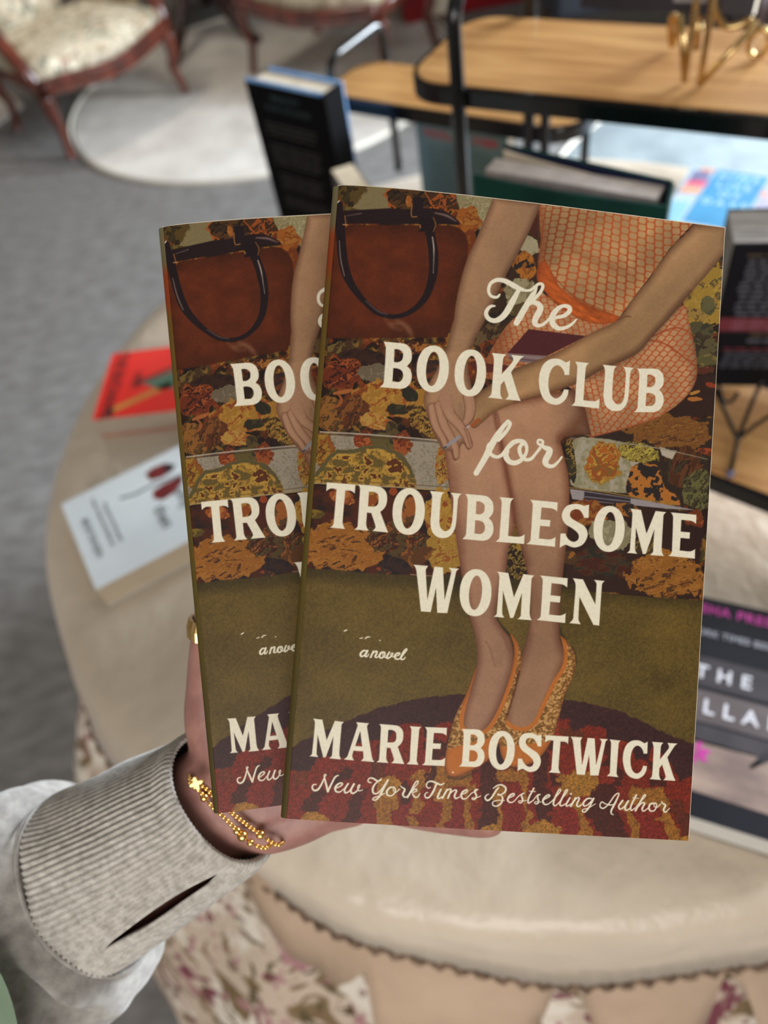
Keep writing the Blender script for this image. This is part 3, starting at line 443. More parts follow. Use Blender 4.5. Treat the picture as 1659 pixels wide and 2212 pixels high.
    SK = smooth_path([(1170, 630), (1200, 655, 1), (1260, 690, 1), (1330, 690), (1408, 728), (1442, 686, 1), (1478, 660, 1), (1487, 690, 1), (1500, 747, 1), (1506, 795, 1), (1500, 830, 1), (1475, 864, 1), (1424, 900, 1), (1350, 925, 1), (1277, 944), (1258, 938), (1269, 911), (1261, 880), (1239, 842), (1200, 820), (1100, 830), (1030, 812), (1048, 780, 1), (1070, 740, 1), (1096, 702, 1), (1130, 670, 1)])
    idx, a, sd = A.poly_mask(SK, soft=1.2)
    def famS(x, y):
        r_ = (x - 1250) * .82 + (y - 900) * .57; s_ = (y - 900) * .9 - (x - 1250) * .42 + ((x - 1480) ** 2) / 900; L_ = x < 1300
        return np.where(L_, (x - y * .22) / 13.5, (x * .75 + y * .66) / 13), np.where(L_, (y + x * .06) / 12.5, (y * .8 - x * .48 + (x - 1400) ** 2 / 700) / 12.5)
    net(idx, a, famS, (176, 134, 96), (172, 84, 42), .1, lambda x, y: np.clip(.72 + np.clip((1500 - x) / 60, 0, .3) * .6 + np.clip((940 - y - (x - 1277) * -.1) / 60, 0, 1) * .12, .6, 1.02))
    A.put(idx, a * np.clip((8 - sd) / 8, 0, 1) * .45 * (A.X[idx] > 1430), (140, 74, 40)); A.put(idx, a * np.clip((1120 - A.X[idx]) / 40, 0, 1) * .55, (120, 62, 34))
    for st in ([(1400, 735, 1.6), (1440, 745, 2), (1500, 790, 1.4)], [(1410, 726, 1.6), (1460, 708, 2), (1492, 720, 1)], [(1260, 830, 1), (1262, 880, 1.4), (1277, 942, 1.6)], [(1277, 944, 1.4), (1350, 925, 1.2), (1424, 900, 1.2)]): A.stroke(st, (160, 74, 40), soft=1.2, alpha=.8)
    BD = smooth_path([(1164, 440), (1500, 480), (1447, 536), (1408, 592), (1370, 642), (1335, 690), (1290, 676, 1), (1240, 655, 1), (1205, 625, 1), (1172, 590, 1), (1162, 570, 1), (1168, 530, 1), (1166, 490, 1)])
    idx, a, sd = A.poly_mask(BD, soft=1.2)
    def famB(x, y):
        k = (x - 1166) / 300; bend = 10 * np.sin((y - 440) / 75 + k * 2)
        t = np.clip((x - 1164) / 70, 0, 1); xs = 1164 + (x - 1164) * (1.0 + .9 * np.exp(-(x - 1164) / 34))
        return (xs + (y - 440) * (.20 - .5 * k * .4) + bend * .15) / 17.5, (y - .10 * x + bend * .5 + 10 * np.sin(x / 60)) / 14.5
    net(idx, a, famB, (182, 142, 98), (176, 88, 42), .1, lambda x, y: np.clip(.80 + np.clip((x - 1164) / 110, 0, 1) * .2 + .10 * np.sin((x + y * 1.4) / 45), .66, 1.04))
    A.stroke([(1235, 535, 9), (1275, 560, 12), (1330, 580, 12), (1370, 600, 8)], (134, 88, 52), soft=9, alpha=.35); A.stroke([(1168, 450, 5), (1172, 520, 6), (1168, 570, 6)], (150, 74, 38), soft=6, alpha=.55)
    SA = smooth_path([(1164, 572, 1), (1180, 566, 1), (1211, 622, 1), (1259, 654, 1), (1297, 670, 1), (1340, 684), (1325, 698), (1290, 700, 1), (1259, 692, 1), (1222, 672, 1), (1195, 650, 1), (1162, 608, 1)])
    idx, a, sd = A.poly_mask(SA, soft=1.2); g = fbm(A.X[idx] / 30 + A.Y[idx] / 30, (A.Y[idx] - A.X[idx] * .55) / 8, 5); A.put(idx, a, np.array((184, 92, 36))[None] * np.clip(.70 + .55 * g, .7, 1.1)[:, None]); A.put(idx, a * np.clip((7 - sd) / 7, 0, 1) * .5, (132, 60, 28)); A.put(idx, a * np.clip((1195 - A.X[idx]) / 40, 0, 1) * .5, (128, 60, 34))
    A.stroke([(1190, 590, 1.4), (1240, 640, 1.6), (1320, 678, 1.4)], (140, 64, 28), soft=1.5, alpha=.6)
    # her book
    A.poly([(1142, 711), (1267, 726), (1203, 758), (1181, 769), (1096, 763)], (84, 38, 40), soft=1); A.poly([(1096, 763), (1181, 769), (1158, 786), (1104, 779)], (128, 106, 104), soft=1); A.stroke([(1100, 768, .7), (1174, 774, .7)], (160, 140, 134)); A.stroke([(1100, 774, .7), (1166, 780, .7)], (78, 50, 52)); A.stroke([(1012, 778, 2), (1060, 776, 3), (1100, 784, 3), (1150, 792, 2)], (150, 90, 54)); A.poly([(1012, 782), (1104, 790), (1110, 800), (1030, 806)], (92, 44, 34), warp=2)
    # ---------------- skin
    SKN = np.array((172, 132, 100), float)
    def limb(pts, base=SKN, rim=(112, 72, 50), rimw=16, light=None, k=4, holes=(), soft=1.2, rs=.8, soften=1.0):
        P = smooth_path([tuple(p) + (1,) if len(p) == 2 else tuple(p[:2]) for p in pts]); idx, a, sd = A.poly_mask(P, soft=soft); x, y = A.X[idx], A.Y[idx]
        g = fbm(x / 50, y / 50, k); col = np.array(base, float)[None] * (.93 + .14 * g[:, None]); t = (np.clip(1 - sd / rimw, 0, 1) ** 1.6 * rs)[:, None]; col = col * (1 - t) + np.array(rim, float) * t
        if light is not None: col = col * light(x, y)[:, None]
        A.put(idx, a, np.clip(col, 0, 255)); return idx, a, sd
    A.poly([(955, 1240), (1250, 1262), (1250, 1520), (955, 1510)], (62, 52, 26)); A.poly([(955, 1505), (1250, 1512), (1250, 1690), (955, 1690)], (58, 32, 32))
    # right leg, then left leg in front
    limb([(1060, 880), (1120, 866), (1175, 853), (1240, 840, 0), (1262, 880), (1270, 911), (1277, 940, 0), (1240, 940), (1213, 950), (1216, 975), (1226, 1016), (1230, 1055), (1229, 1105), (1225, 1160), (1219, 1216), (1213, 1275), (1209, 1345), (1210, 1380), (1222, 1420), (1216, 1440), (1196, 1490), (1170, 1560), (1140, 1590), (1100, 1580), (1090, 1545), (1104, 1480), (1122, 1430), (1135, 1386), (1144, 1345), (1145, 1290), (1138, 1235), (1125, 1180), (1108, 1110), (1090, 1010), (1070, 920)], (170, 128, 98), (108, 62, 42), 22, lambda x, y: np.clip(1.02 - .20 * np.clip((y - 1000) / 300, 0, 1) + .10 * np.clip((y - 1300) / 150, 0, 1) - .28 * np.clip((x - 1180) / 90, 0, 1) * (y < 960), .6, 1.1))
    A.stroke([(1246, 845, 10), (1262, 890, 12), (1240, 925, 14), (1216, 945, 8)], (104, 62, 40), soft=12, alpha=.6); A.stroke([(1146, 1230, 6), (1150, 1300, 6), (1152, 1360, 6)], (180, 136, 106), soft=8, alpha=.35)
    limb([(960, 965), (966, 930, 0), (985, 900, 0), (1020, 880), (1064, 876), (1078, 900), (1086, 960), (1096, 1020), (1107, 1080), (1112, 1127), (1106, 1158), (1097, 1195), (1092, 1240), (1078, 1290), (1072, 1330), (1086, 1358), (1104, 1384), (1109, 1436), (1088, 1505), (1062, 1560), (1030, 1600), (1002, 1590), (1000, 1540), (1018, 1480), (1030, 1430), (1027, 1380), (1014, 1331), (1000, 1260), (987, 1174), (977, 1110), (971, 1055), (965, 1010)], (172, 130, 102), (112, 66, 48), 20, lambda x, y: np.clip(1.0 - .10 * np.clip((y - 1100) / 200, 0, 1), .8, 1.1))
    A.stroke([(1068, 890, 2), (1076, 930, 2.4), (1090, 1000, 2.6), (1104, 1070, 3), (1112, 1130, 2)], (112, 62, 42), soft=5, alpha=.75); A.stroke([(985, 1010, 6), (990, 1100, 7), (1000, 1190, 6)], (120, 74, 54), soft=10, alpha=.35)
    A.stroke([(1000, 1000, 12), (1030, 1040, 16), (1040, 1110, 14)], (186, 146, 114), soft=22, alpha=.4); A.stroke([(1150, 980, 12), (1165, 1040, 16), (1165, 1120, 14)], (182, 138, 106), soft=22, alpha=.45); A.stroke([(1090, 905, 14), (1130, 890, 16)], (190, 148, 116), soft=20, alpha=.5)
    A.stroke([(1050, 1385, 1.2), (1060, 1405, 1.4), (1070, 1440, 1)], (124, 84, 64), soft=2, alpha=.6); A.stroke([(1083, 1370, 1.2), (1092, 1385, 1.6), (1100, 1410, 1)], (124, 80, 60), soft=2, alpha=.6)
    # her left arm
    limb([(1500, 486, 0), (1572, 486, 0), (1572, 540, 0), (1550, 566), (1528, 592), (1494, 631), (1472, 656), (1442, 692), (1408, 728), (1386, 756), (1356, 775), (1297, 800), (1259, 822), (1175, 853), (1120, 868), (1070, 890), (1040, 915), (1022, 925), (1008, 900), (1020, 860), (1060, 830), (1090, 805), (1148, 783), (1203, 761), (1278, 719), (1325, 697), (1345, 678), (1370, 642), (1408, 595), (1447, 539)], (170, 132, 92), (96, 62, 40), 20, lambda x, y: np.clip(.92 + .12 * np.clip(1 - np.abs((y - 560 + (x - 1450) * .9)) / 60, 0, 1), .8, 1.1), rs=.72)
    A.stroke([(1250, 822, 5), (1330, 786, 6), (1385, 752, 5), (1440, 690, 4), (1490, 632, 4)], (86, 56, 38), soft=9, alpha=.55); A.stroke([(1338, 690, 1.2), (1350, 684, 1.6), (1362, 684, 1)], (110, 72, 46), soft=2); A.stroke([(1110, 868, 1), (1180, 852, 1.4), (1250, 826, 1.4)], (110, 66, 44), soft=2, alpha=.8)
    # her right arm and hand
    limb([(1066, 425, 0), (1168, 437, 0), (1164, 452, 0), (1142, 503), (1120, 547), (1096, 590), (1074, 636), (1049, 690), (1028, 730), (1014, 768), (1012, 800), (1022, 850), (1026, 885), (1020, 912), (1006, 922), (1016, 945), (1021, 958), (1012, 972), (1000, 958), (992, 972), (990, 990), (980, 994), (972, 975), (958, 974), (945, 952), (934, 930), (922, 895), (915, 865), (922, 836), (942, 800), (962, 756), (970, 729), (980, 691), (985, 652), (996, 602), (1010, 557), (1027, 519), (1050, 466)], (164, 126, 94), (98, 64, 46), 17, lambda x, y: np.clip(1.02 - .10 * np.clip((x - 1000 - (600 - y) * .4) / 80, 0, 1) + .05 * (y > 760), .8, 1.1), rs=.75)
    def fing(P, c=(166, 126, 98)):
        A.stroke([(x_, y_, r_ + 1.3) for x_, y_, r_ in P], (108, 66, 50), soft=1.6); A.stroke(P, c, soft=1.6); A.stroke([(x_ - 1.5, y_, r_ * .35) for x_, y_, r_ in P], (186, 146, 116), soft=4, alpha=.5)
    fing([(934, 880, 9), (940, 915, 8), (956, 945, 6.5), (962, 962, 5)]); fing([(948, 876, 9), (958, 915, 8.5), (974, 945, 8), (984, 968, 7), (986, 986, 5)]); fing([(1012, 856, 11), (1016, 880, 11), (1012, 902, 9), (1004, 914, 6)]); fing([(962, 862, 13), (972, 895, 11), (992, 918, 9), (1006, 940, 7.5), (1014, 962, 6)])
    A.stroke([(960, 830, 22), (962, 858, 20), (968, 872, 14)], (166, 126, 98), soft=10, alpha=.9)
    A.blob(994, 880, 5, 13, .1, [(150, 118, 92)], rough=.1); A.stroke([(962, 966, 3.4), (978, 954, 4), (992, 944, 3.6)], (148, 140, 140)); A.stroke([(958, 968, 2), (963, 966, 2.6)], (90, 80, 80)); A.stroke([(1008, 924, 1.6), (1022, 914, 2.6)], (170, 160, 158)); A.poly([(1014, 918), (1034, 902), (1040, 908), (1020, 924)], (156, 86, 44), soft=1)
    A.stroke([(1003, 925, 1), (1010, 945, 1.3), (1016, 965, 1)], (120, 70, 56), soft=1.2, alpha=.6)
    # ---------------- green carpet, plum border and shag rug
    CA = [(600, 1225), (661, 1228), (731, 1231), (786, 1238), (886, 1243), (997, 1250), (1094, 1262), (1216, 1271), (1302, 1281), (1413, 1290), (1530, 1297), (1530, 1850), (590, 1850)]
    LEGS = [smooth_path([(996, 1216, 1), (1014, 1331, 1), (1027, 1380, 1), (1030, 1430, 1), (1008, 1497, 1), (980, 1553, 1), (962, 1614, 1), (960, 1655, 1), (972, 1677, 1), (992, 1677, 1), (1024, 1662, 1), (1060, 1640, 1), (1085, 1652, 1), (1120, 1658, 1), (1164, 1641, 1), (1193, 1598, 1), (1222, 1500, 1), (1245, 1440, 1), (1241, 1405, 1), (1222, 1380, 1), (1209, 1345, 1), (1213, 1275, 1), (1219, 1200, 1), (1136, 1200), (1146, 1290, 1), (1144, 1345, 1), (1134, 1392, 1), (1124, 1410, 1), (1104, 1372, 1), (1078, 1340, 1), (1072, 1310, 1), (1094, 1235, 1), (1097, 1200)])]
    idx, a, sd = A.poly_mask(CA, soft=1.2); mi, ma, _ = A.poly_mask(LEGS[0], soft=1.0, idx=idx); keep = 1 - ma
    x, y = A.X[idx], A.Y[idx]; g = fbm(x / 3.2, y / 3.2, 2, 3); g2 = fbm(x / 90, y / 70, 5, 3)
    col = np.array((92, 74, 32), float)[None] * (.70 + .40 * g + .34 * g2)[:, None]
    t = np.clip((1262 + (x - 600) * .07 - y) / 30, 0, 1)[:, None]; col = col * (1 - .28 * t); t = (np.exp(-((x - 1010) / 60) ** 2) * np.clip((1360 - y) / 70, 0, 1) * .2)[:, None]; col = col * (1 - t); A.put(idx, a * keep, np.clip(col, 0, 255))
    def rugpoly(P, warp): 
        i2, a2, s2 = A.poly_mask(P, soft=1.5, warp=warp, wk=7, idx=idx); return a2 * keep, s2
    P1 = [(600, 1632), (620, 1619), (656, 1600), (703, 1578), (753, 1555), (808, 1533), (870, 1517), (925, 1506), (1003, 1499), (1110, 1500), (1216, 1511), (1257, 1517), (1330, 1533), (1393, 1561), (1440, 1586), (1520, 1616), (1520, 1860), (590, 1860)]
    ar, _ = rugpoly(P1, 4); gg = fbm(x / 3, y / 3, 4, 2); A.put(idx, ar, np.array((64, 36, 34))[None] * (.74 + .5 * gg)[:, None])
    P2 = [(600, 1668), (640, 1664), (668, 1668), (684, 1642), (704, 1632), (750, 1640), (770, 1606), (806, 1598), (838, 1606), (850, 1572), (872, 1561), (906, 1564), (924, 1600), (938, 1570), (964, 1558), (1000, 1570), (1100, 1600), (1190, 1552), (1227, 1553), (1238, 1580), (1270, 1566), (1308, 1574), (1314, 1604), (1340, 1600), (1362, 1604), (1372, 1640), (1398, 1640), (1410, 1610), (1450, 1650), (1468, 1690), (1500, 1672), (1530, 1668), (1530, 1860), (590, 1860)]
    ar, _ = rugpoly(P2, 5); A.put(idx, ar, np.array((122, 42, 24))[None] * (.66 + .62 * gg)[:, None])
    xc = x + (fbm(x / 26, y / 22, 8, 3) - .5) * 42 + (x - 1050) * (y - 1740) * -.0009
    def band(c, w_, y0, y1, colr, k=0, e=5):
        m_ = np.clip((w_ + (fbm(x / 14, y / 14, k) - .5) * 10 - np.abs(xc - c)) / 2, 0, 1) * np.clip((y - y0 + (fbm(x / 12, y / 60, k + 1) - .5) * 30) / 3, 0, 1) * np.clip((y1 - y) / 3, 0, 1)
        A.put(idx, m_ * ar, np.array(colr, float)[None] * (.66 + .62 * gg)[:, None])
    DR = (78, 34, 22); MS = (146, 96, 36); CR = (124, 40, 28)
    for c, w_, y0, y1, cc in ((628, 20, 1650, 1700, (112, 52, 26)), (672, 16, 1700, 1760, DR), (720, 17, 1660, 1700, DR), (768, 18, 1700, 1800, DR), (800, 12, 1600, 1700, (96, 44, 26)), (830, 22, 1680, 1860, MS), (880, 18, 1700, 1860, CR), (905, 12, 1660, 1760, MS), (925, 14, 1600, 1700, DR), (872, 14, 1690, 1740, DR), (900, 10, 1760, 1860, MS), (968, 40, 1650, 1700, MS), (956, 12, 1690, 1860, MS), (985, 12, 1700, 1800, CR), (1012, 11, 1690, 1860, MS), (1060, 26, 1640, 1800, DR), (1110, 32, 1660, 1690, MS), (1082, 10, 1690, 1800, MS), (1110, 16, 1700, 1860, CR), (1136, 9, 1690, 1860, MS), (1172, 16, 1620, 1800, DR), (1210, 22, 1560, 1600, (140, 50, 26)), (1262, 34, 1570, 1610, (104, 50, 26)), (1205, 10, 1600, 1700, DR), (1252, 38, 1670, 1722, MS), (1230, 20, 1720, 1860, CR), (1250, 12, 1715, 1860, MS), (1300, 30, 1690, 1830, DR), (1345, 14, 1600, 1700, DR), (1400, 40, 1700, 1740, MS), (1354, 12, 1730, 1860, MS), (1385, 20, 1750, 1860, CR), (1425, 14, 1720, 1860, MS), (1466, 22, 1730, 1860, (96, 42, 24)), (1440, 18, 1640, 1700, DR)):
        band(c, w_, y0, y1, cc, int(c) % 9)
    for cx_, cy_, rx, ry in ((678, 1775, 34, 20), (1172, 1800, 38, 28), (1060, 1795, 22, 14), (1485, 1825, 16, 22), (1252, 1692, 40, 26), (840, 1700, 26, 26)):
        d = np.hypot((x - cx_) / rx, (y - cy_) / ry) + (fbm(x / 10, y / 10, 3) - .5) * .7; A.put(idx, np.clip((1 - d) / .06, 0, 1) * keep, np.array((156, 108, 42))[None] * (.66 + .62 * gg)[:, None])
    # ---------------- shoes
    def shoe(out, opening, capy, k):
        i3, a3, s3 = A.poly_mask(smooth_path([tuple(p) + (1,) for p in out]), soft=1); x3, y3 = A.X[i3], A.Y[i3]
        _, ao, so = A.poly_mask(smooth_path([tuple(p) + (1,) for p in opening]), soft=1, idx=i3)
        a3 = a3 * (1 - ao); base = np.tile(np.array((182, 108, 44), float), (len(i3), 1)); w1 = fbm(x3 / 4.5 + y3 / 9, (y3 - x3 * .3) / 3.4, k, 3)
        wv = ((so < -9) & (y3 < capy(x3)))[:, None] * 1.0; tex = np.array((142, 98, 46), float)[None] * (.55 + .95 * w1)[:, None]; hl = np.clip((w1 - .50) / .16, 0, 1)[:, None]; tex = tex * (1 - hl) + np.array((196, 154, 98), float) * hl; base = base * (1 - wv) + tex * wv
        rim = (np.clip(1 - s3 / 8, 0, 1) * .5)[:, None]; base = base * (1 - rim) + np.array((110, 60, 26), float) * rim; A.put(i3, a3, np.clip(base, 0, 255))
    shoe([(1205, 1372), (1222, 1382), (1240, 1408), (1244, 1440), (1236, 1466), (1221, 1500), (1207, 1550), (1192, 1598), (1162, 1640), (1120, 1657), (1094, 1650), (1080, 1620), (1080, 1575), (1092, 1530), (1104, 1490), (1116, 1450), (1150, 1480), (1190, 1450), (1214, 1420), (1212, 1396)], [(1104, 1440), (1097, 1500), (1094, 1540), (1103, 1562), (1130, 1571), (1152, 1558), (1168, 1525), (1192, 1475), (1216, 1432), (1212, 1380), (1190, 1360), (1130, 1380)], lambda x_: 1612 - (x_ - 1090) * .1, 3)
    shoe([(1030, 1438), (1008, 1497), (982, 1550), (966, 1610), (961, 1652), (971, 1676), (992, 1676), (1024, 1661), (1058, 1638), (1080, 1600), (1098, 1545), (1114, 1490), (1125, 1440), (1125, 1404), (1116, 1384), (1102, 1368), (1110, 1400), (1106, 1440), (1080, 1500), (1040, 1520), (1024, 1480)], [(1033, 1440), (1014, 1500), (1002, 1550), (1006, 1574), (1032, 1582), (1056, 1566), (1082, 1518), (1104, 1452), (1110, 1400), (1096, 1372), (1060, 1380)], lambda x_: 1618 - (x_ - 970) * .28, 6)
    A.stroke([(978, 1668, 1.4), (979, 1669, 1.4)], (246, 226, 200)); A.stroke([(966, 1678, 2), (992, 1682, 2.4), (1030, 1666, 2.4), (1062, 1644, 2)], (48, 26, 20), soft=3, alpha=.6); A.stroke([(1090, 1654, 1.6), (1122, 1661, 2), (1166, 1645, 2)], (60, 32, 22), soft=3, alpha=.6); A.stroke([(1096, 1545, 1.5), (1112, 1490, 1.5), (1122, 1450, 1.5)], (70, 36, 18), soft=2, alpha=.8)
    # scuffs, lettering, print grain
    for p in ([(744, 1363, 1.6), (749, 1361, 1.6)], [(777, 1379, .9), (783, 1378, 1.4)], [(789, 1379, 1.5), (794, 1376, 1.6), (800, 1376, .8)], [(820, 1383, 1), (822, 1384, 1)]): A.stroke(p, (222, 208, 186))
    A.C = 255 * (np.clip(A.C, 0, 255) / 255) ** 1.10 * .93
    letters(A)
    g = (vn(X / 1.7, Y / 1.7, 12) - .5) * 8; A.C += g[:, None]
    return np.clip(A.C, 0, 255)
# ------------------------------------------------------------------ room
def struct(name, mb, m, **k): o = mb.build(name, m, **k); o['kind'] = 'structure'; return o
X0, X1, Y0, Y1, ZC_ = -3.2, 3.4, -2.4, 6.2, 2.7
m = MB(); m.box(((X0 + X1) / 2, (Y0 + Y1) / 2, -.05), (X1 - X0, Y1 - Y0, .1)); struct('floor', m, Mt['carpet'])
m = MB(); m.box(((X0 + X1) / 2, (Y0 + Y1) / 2, ZC_ + .05), (X1 - X0, Y1 - Y0, .1)); struct('ceiling', m, Mt['ceil'])
m = MB(); m.box((X0 - .05, (Y0 + Y1) / 2, ZC_ / 2), (.1, Y1 - Y0, ZC_)); struct('wall_left', m, Mt['wall'])
m = MB(); m.box(((X0 + X1) / 2, Y1 + .05, ZC_ / 2), (X1 - X0 + .2, .1, ZC_)); struct('wall_back', m, Mt['wall'])
def wall_with_window(name, wname, axis, pos, a0, a1, w0, w1, z0, z1, flip):
    m = MB()
    def bx(u0, u1, v0, v1):
        if u1 - u0 < 1e-4 or v1 - v0 < 1e-4: return
        c = ((u0 + u1) / 2, (v0 + v1) / 2)
        if axis == 'y': m.box((pos + flip * .05, c[0], c[1]), (.1, u1 - u0, v1 - v0))
        else: m.box((c[0], pos + flip * .05, c[1]), (u1 - u0, .1, v1 - v0))
    bx(a0, w0, 0, ZC_); bx(w1, a1, 0, ZC_); bx(w0, w1, 0, z0); bx(w0, w1, z1, ZC_); struct(name, m, Mt['wall'])
    m = MB()
    for u0, u1, v0, v1 in ((w0, w0 + .06, z0, z1), (w1 - .06, w1, z0, z1), (w0, w1, z0, z0 + .06), (w0, w1, z1 - .06, z1), ((w0 + w1) / 2 - .02, (w0 + w1) / 2 + .02, z0, z1), (w0, w1, (z0 + z1) / 2 - .02, (z0 + z1) / 2 + .02)):
        c = ((u0 + u1) / 2, (v0 + v1) / 2); d = (u1 - u0, v1 - v0)
        if axis == 'y': m.box((pos + flip * .05, c[0], c[1]), (.05, d[0], d[1]))
        else: m.box((c[0], pos + flip * .05, c[1]), (d[0], .05, d[1]))
    struct(wname, m, Mt['trim'])
wall_with_window('wall_right', 'window_1', 'y', X1, Y0, Y1, 1.1, 2.9, .9, 2.6, 1)
wall_with_window('wall_front', 'window_2', 'x', Y0, X0, X1, -1.8, .6, 1.2, 2.55, -1)
m = MB(); m.box((X0 + .01, (Y0 + Y1) / 2, .06), (.02, Y1 - Y0, .12)); struct('baseboard_left', m, Mt['trim'])
m = MB(); m.box(((X0 + X1) / 2, Y1 - .01, .06), (X1 - X0, .02, .12)); struct('baseboard_back', m, Mt['trim'])
m = MB(); m.frame(V(1.85, 2.95, 0), V(X1 - 1.85, -.0, 0), V(0, .12, 0), V(0, 0, ZC_)); struct('wall_added_light_block', m, Mt['wall'])  # added wall stub that keeps window light off the floor around the chairs
# carpet seam seen at the left
a, b = onz(-60, 378, -TOP), onz(330, 352, -TOP)
m = MB(); d = (b - a).normalized(); n_ = V(-d.y, d.x, 0) * .012; a = a - d * 1.0; b = b + d * .2; z = V(0, 0, .002)
m.prism([a - n_, b - n_, b + n_, a + n_], z); o = m.build('trim_1', Mt['seam']); o['kind'] = 'structure'
# ------------------------------------------------------------------ round rugs
def rug(name, c, r, label, mt='rug'):
    root = tag(empty(name, (c[0], c[1], 0)), label, 'rug'); m = MB(); ring = lambda r_, z_: [V(c[0] + r_ * math.cos(2 * PI * k / 96), c[1] + r_ * math.sin(2 * PI * k / 96), z_) for k in range(96)]
    m.loft([ring(r - .03, .0005), ring(r - .03, .004)]); m.build('pile', Mt[mt], root)
    m = MB(); m.tube(ring(r - .015, .0035), .015, 8, True, flat=.22, up=(0, 0, 1)); m.build('binding', Mt['rugedge'], root, smooth=True)
    return root
rug('round_rug', (-.12, 3.78), .90, 'cream round rug lying on the grey carpet under the carved chairs')
rug('round_rug', (1.55, 2.05), .86, 'sunlit pale round rug on the right beyond the display table', 'rug2')
# ------------------------------------------------------------------ display table with its three cloths
TC = V(.189, .688, 0); TR = .592
root = tag(empty('display_table', (TC.x, TC.y, 0)), 'round pedestal table hidden under layered cloths holding the book display', 'table')
m = MB(); m.tube([TC + V(0, 0, .0), TC + V(0, 0, .7)], .05, 20); m.tube([TC + V(0, 0, .0), TC + V(0, 0, .03)], .26, 40); m.build('pedestal', Mt['darkwood'], root, smooth=True)
m = MB(); m.tube([TC + V(0, 0, .70), TC + V(0, 0, .738)], TR - .012, 80); m.build('tabletop', Mt['darkwood'], root)
def cloth(name, m_, prof, label, cat, seed, hem=None, wave=0.0, K=240, waves=(), trim=None, grp=None):
    """prof: list of (radius, z); wave: sideways amplitude at the hem; hem(theta) -> extra drop"""
    rs = []; n = len(prof); rnd = random.Random(seed); ph = [rnd.uniform(0, 6.28) for _ in waves]
    for i, (r_, z_) in enumerate(prof):
        w_ = max(0, (.74 - z_)); ring = []; flare = name.startswith('swag')
        for k in range(K):
            t = 2 * PI * k / K; s_ = sum(a_ * math.sin(f_ * t + p_ + 1.3 * math.sin(2 * t)) for (f_, a_), p_ in zip(waves, ph))
            fall = min(1, w_ / max(1e-6, .74 - prof[-1][1])); rr = r_ + s_ * wave * fall
            zz_ = z_ - (hem(t) * fall if hem else 0)
            if flare and zz_ < .70: rr = float(np.interp(-zz_, [-z for r, z in skirtprof], [r for r, z in skirtprof])) + s_ * wave * fall + .020
            ring.append(V(TC.x + rr * math.cos(t), TC.y + rr * math.sin(t), zz_))
        rs.append(ring)
    m = MB(); m.loft(rs, capa=prof[0][0] < .02 or True, capb=False) if prof[0][0] < TR - .1 else m.loft(rs, capa=False, capb=False)
    o = m.build(name, m_, smooth=True); md = o.modifiers.new('thick', 'SOLIDIFY'); md.thickness = .0012; md.offset = -1
    tag(o, label, cat, grp)
    if trim:
        m = MB(); rr = random.Random(3); pts = []
        for k in range(K * 3):
            f_ = k / 3; a_ = rs[-1][int(f_) % K]; b_ = rs[-1][(int(f_) + 1) % K]; p = a_.lerp(b_, f_ - int(f_)); q = (p - TC); q.z = 0; q.normalize()
            pts.append(p + q * (.0015 + .0025 * math.sin(k * 1.9)) + V(0, 0, .0022 * math.sin(k * 1.25 + 1) + rr.uniform(-.001, .001)))
        m.tube(pts, .0028, 6, True); m.build('ruffled_trim', trim, o, smooth=True)
    return o
skirtprof = [(TR - .014, .738), (TR - .014, .72), (TR - .012, .66), (TR + .0, .62), (TR + .03, .54), (TR + .085, .46), (TR + .14, .34), (TR + .19, .2), (TR + .22, .08), (TR + .24, .006)]
cloth('floor_length_tablecloth', Mt['skirt'], [(.02, .7395), (TR - .02, .7395)] + skirtprof[1:], 'flower-printed floor-length cloth hanging in folds to the carpet beneath the satin cloths', 'tablecloth', 4, wave=.030, waves=((11, .6), (17, .5), (29, .25)))
def swag(t):
    a = (math.degrees(t) + 180) % 360 - 180
    A_ = [-180, -154, -140, -131, -126, -121, -118.5, -116, -110, -104, -101, -98.5, -94, -90.5, -88, -85.5, -82, -70, -60, -40, -20, 0, 30, 60, 90, 120, 150, 180]
    D_ = [.12, .11, .15, .13, .20, .22, .16, .32, .36, .24, .10, .24, .36, .24, .11, .24, .34, .12, .32, .12, .3, .12, .3, .12, .3, .12, .3, .12]
    return float(np.interp(a, A_, D_)) - .10
cloth('swagged_tablecloth', Mt['satin2'], [(.02, .7425), (TR - .018, .7425), (TR - .004, .735), (TR + .000, .715), (TR + .004, .695), (TR + .010, .675), (TR + .020, .65)], 'tan satin underlay with scalloped swags showing below the cream cloth hem', 'tablecloth', 9, hem=swag, wave=.010, waves=((13, .6), (23, .5), (37, .25)))
def hemf(t): return .016 * math.sin(7 * t + .6) + .012 * math.sin(11 * t + 2.0) + .006 * math.sin(19 * t)
cloth('tablecloth', Mt['satin'], [(.02, TOP - .0015), (.3, TOP - .0015), (TR - .06, TOP - .0015), (TR - .03, TOP - .002), (TR - .012, TOP - .005), (TR + .000, TOP - .011), (TR + .008, TOP - .021), (TR + .013, TOP - .036), (TR + .016, TOP - .062), (TR + .023, TOP - .098)], 'cream satin cloth with a ruffled brown hem draped over the round table top', 'tablecloth', 2, hem=hemf, wave=.010, waves=((7, .5), (12, .5), (21, .3)), trim=Mt['trimbrown'])
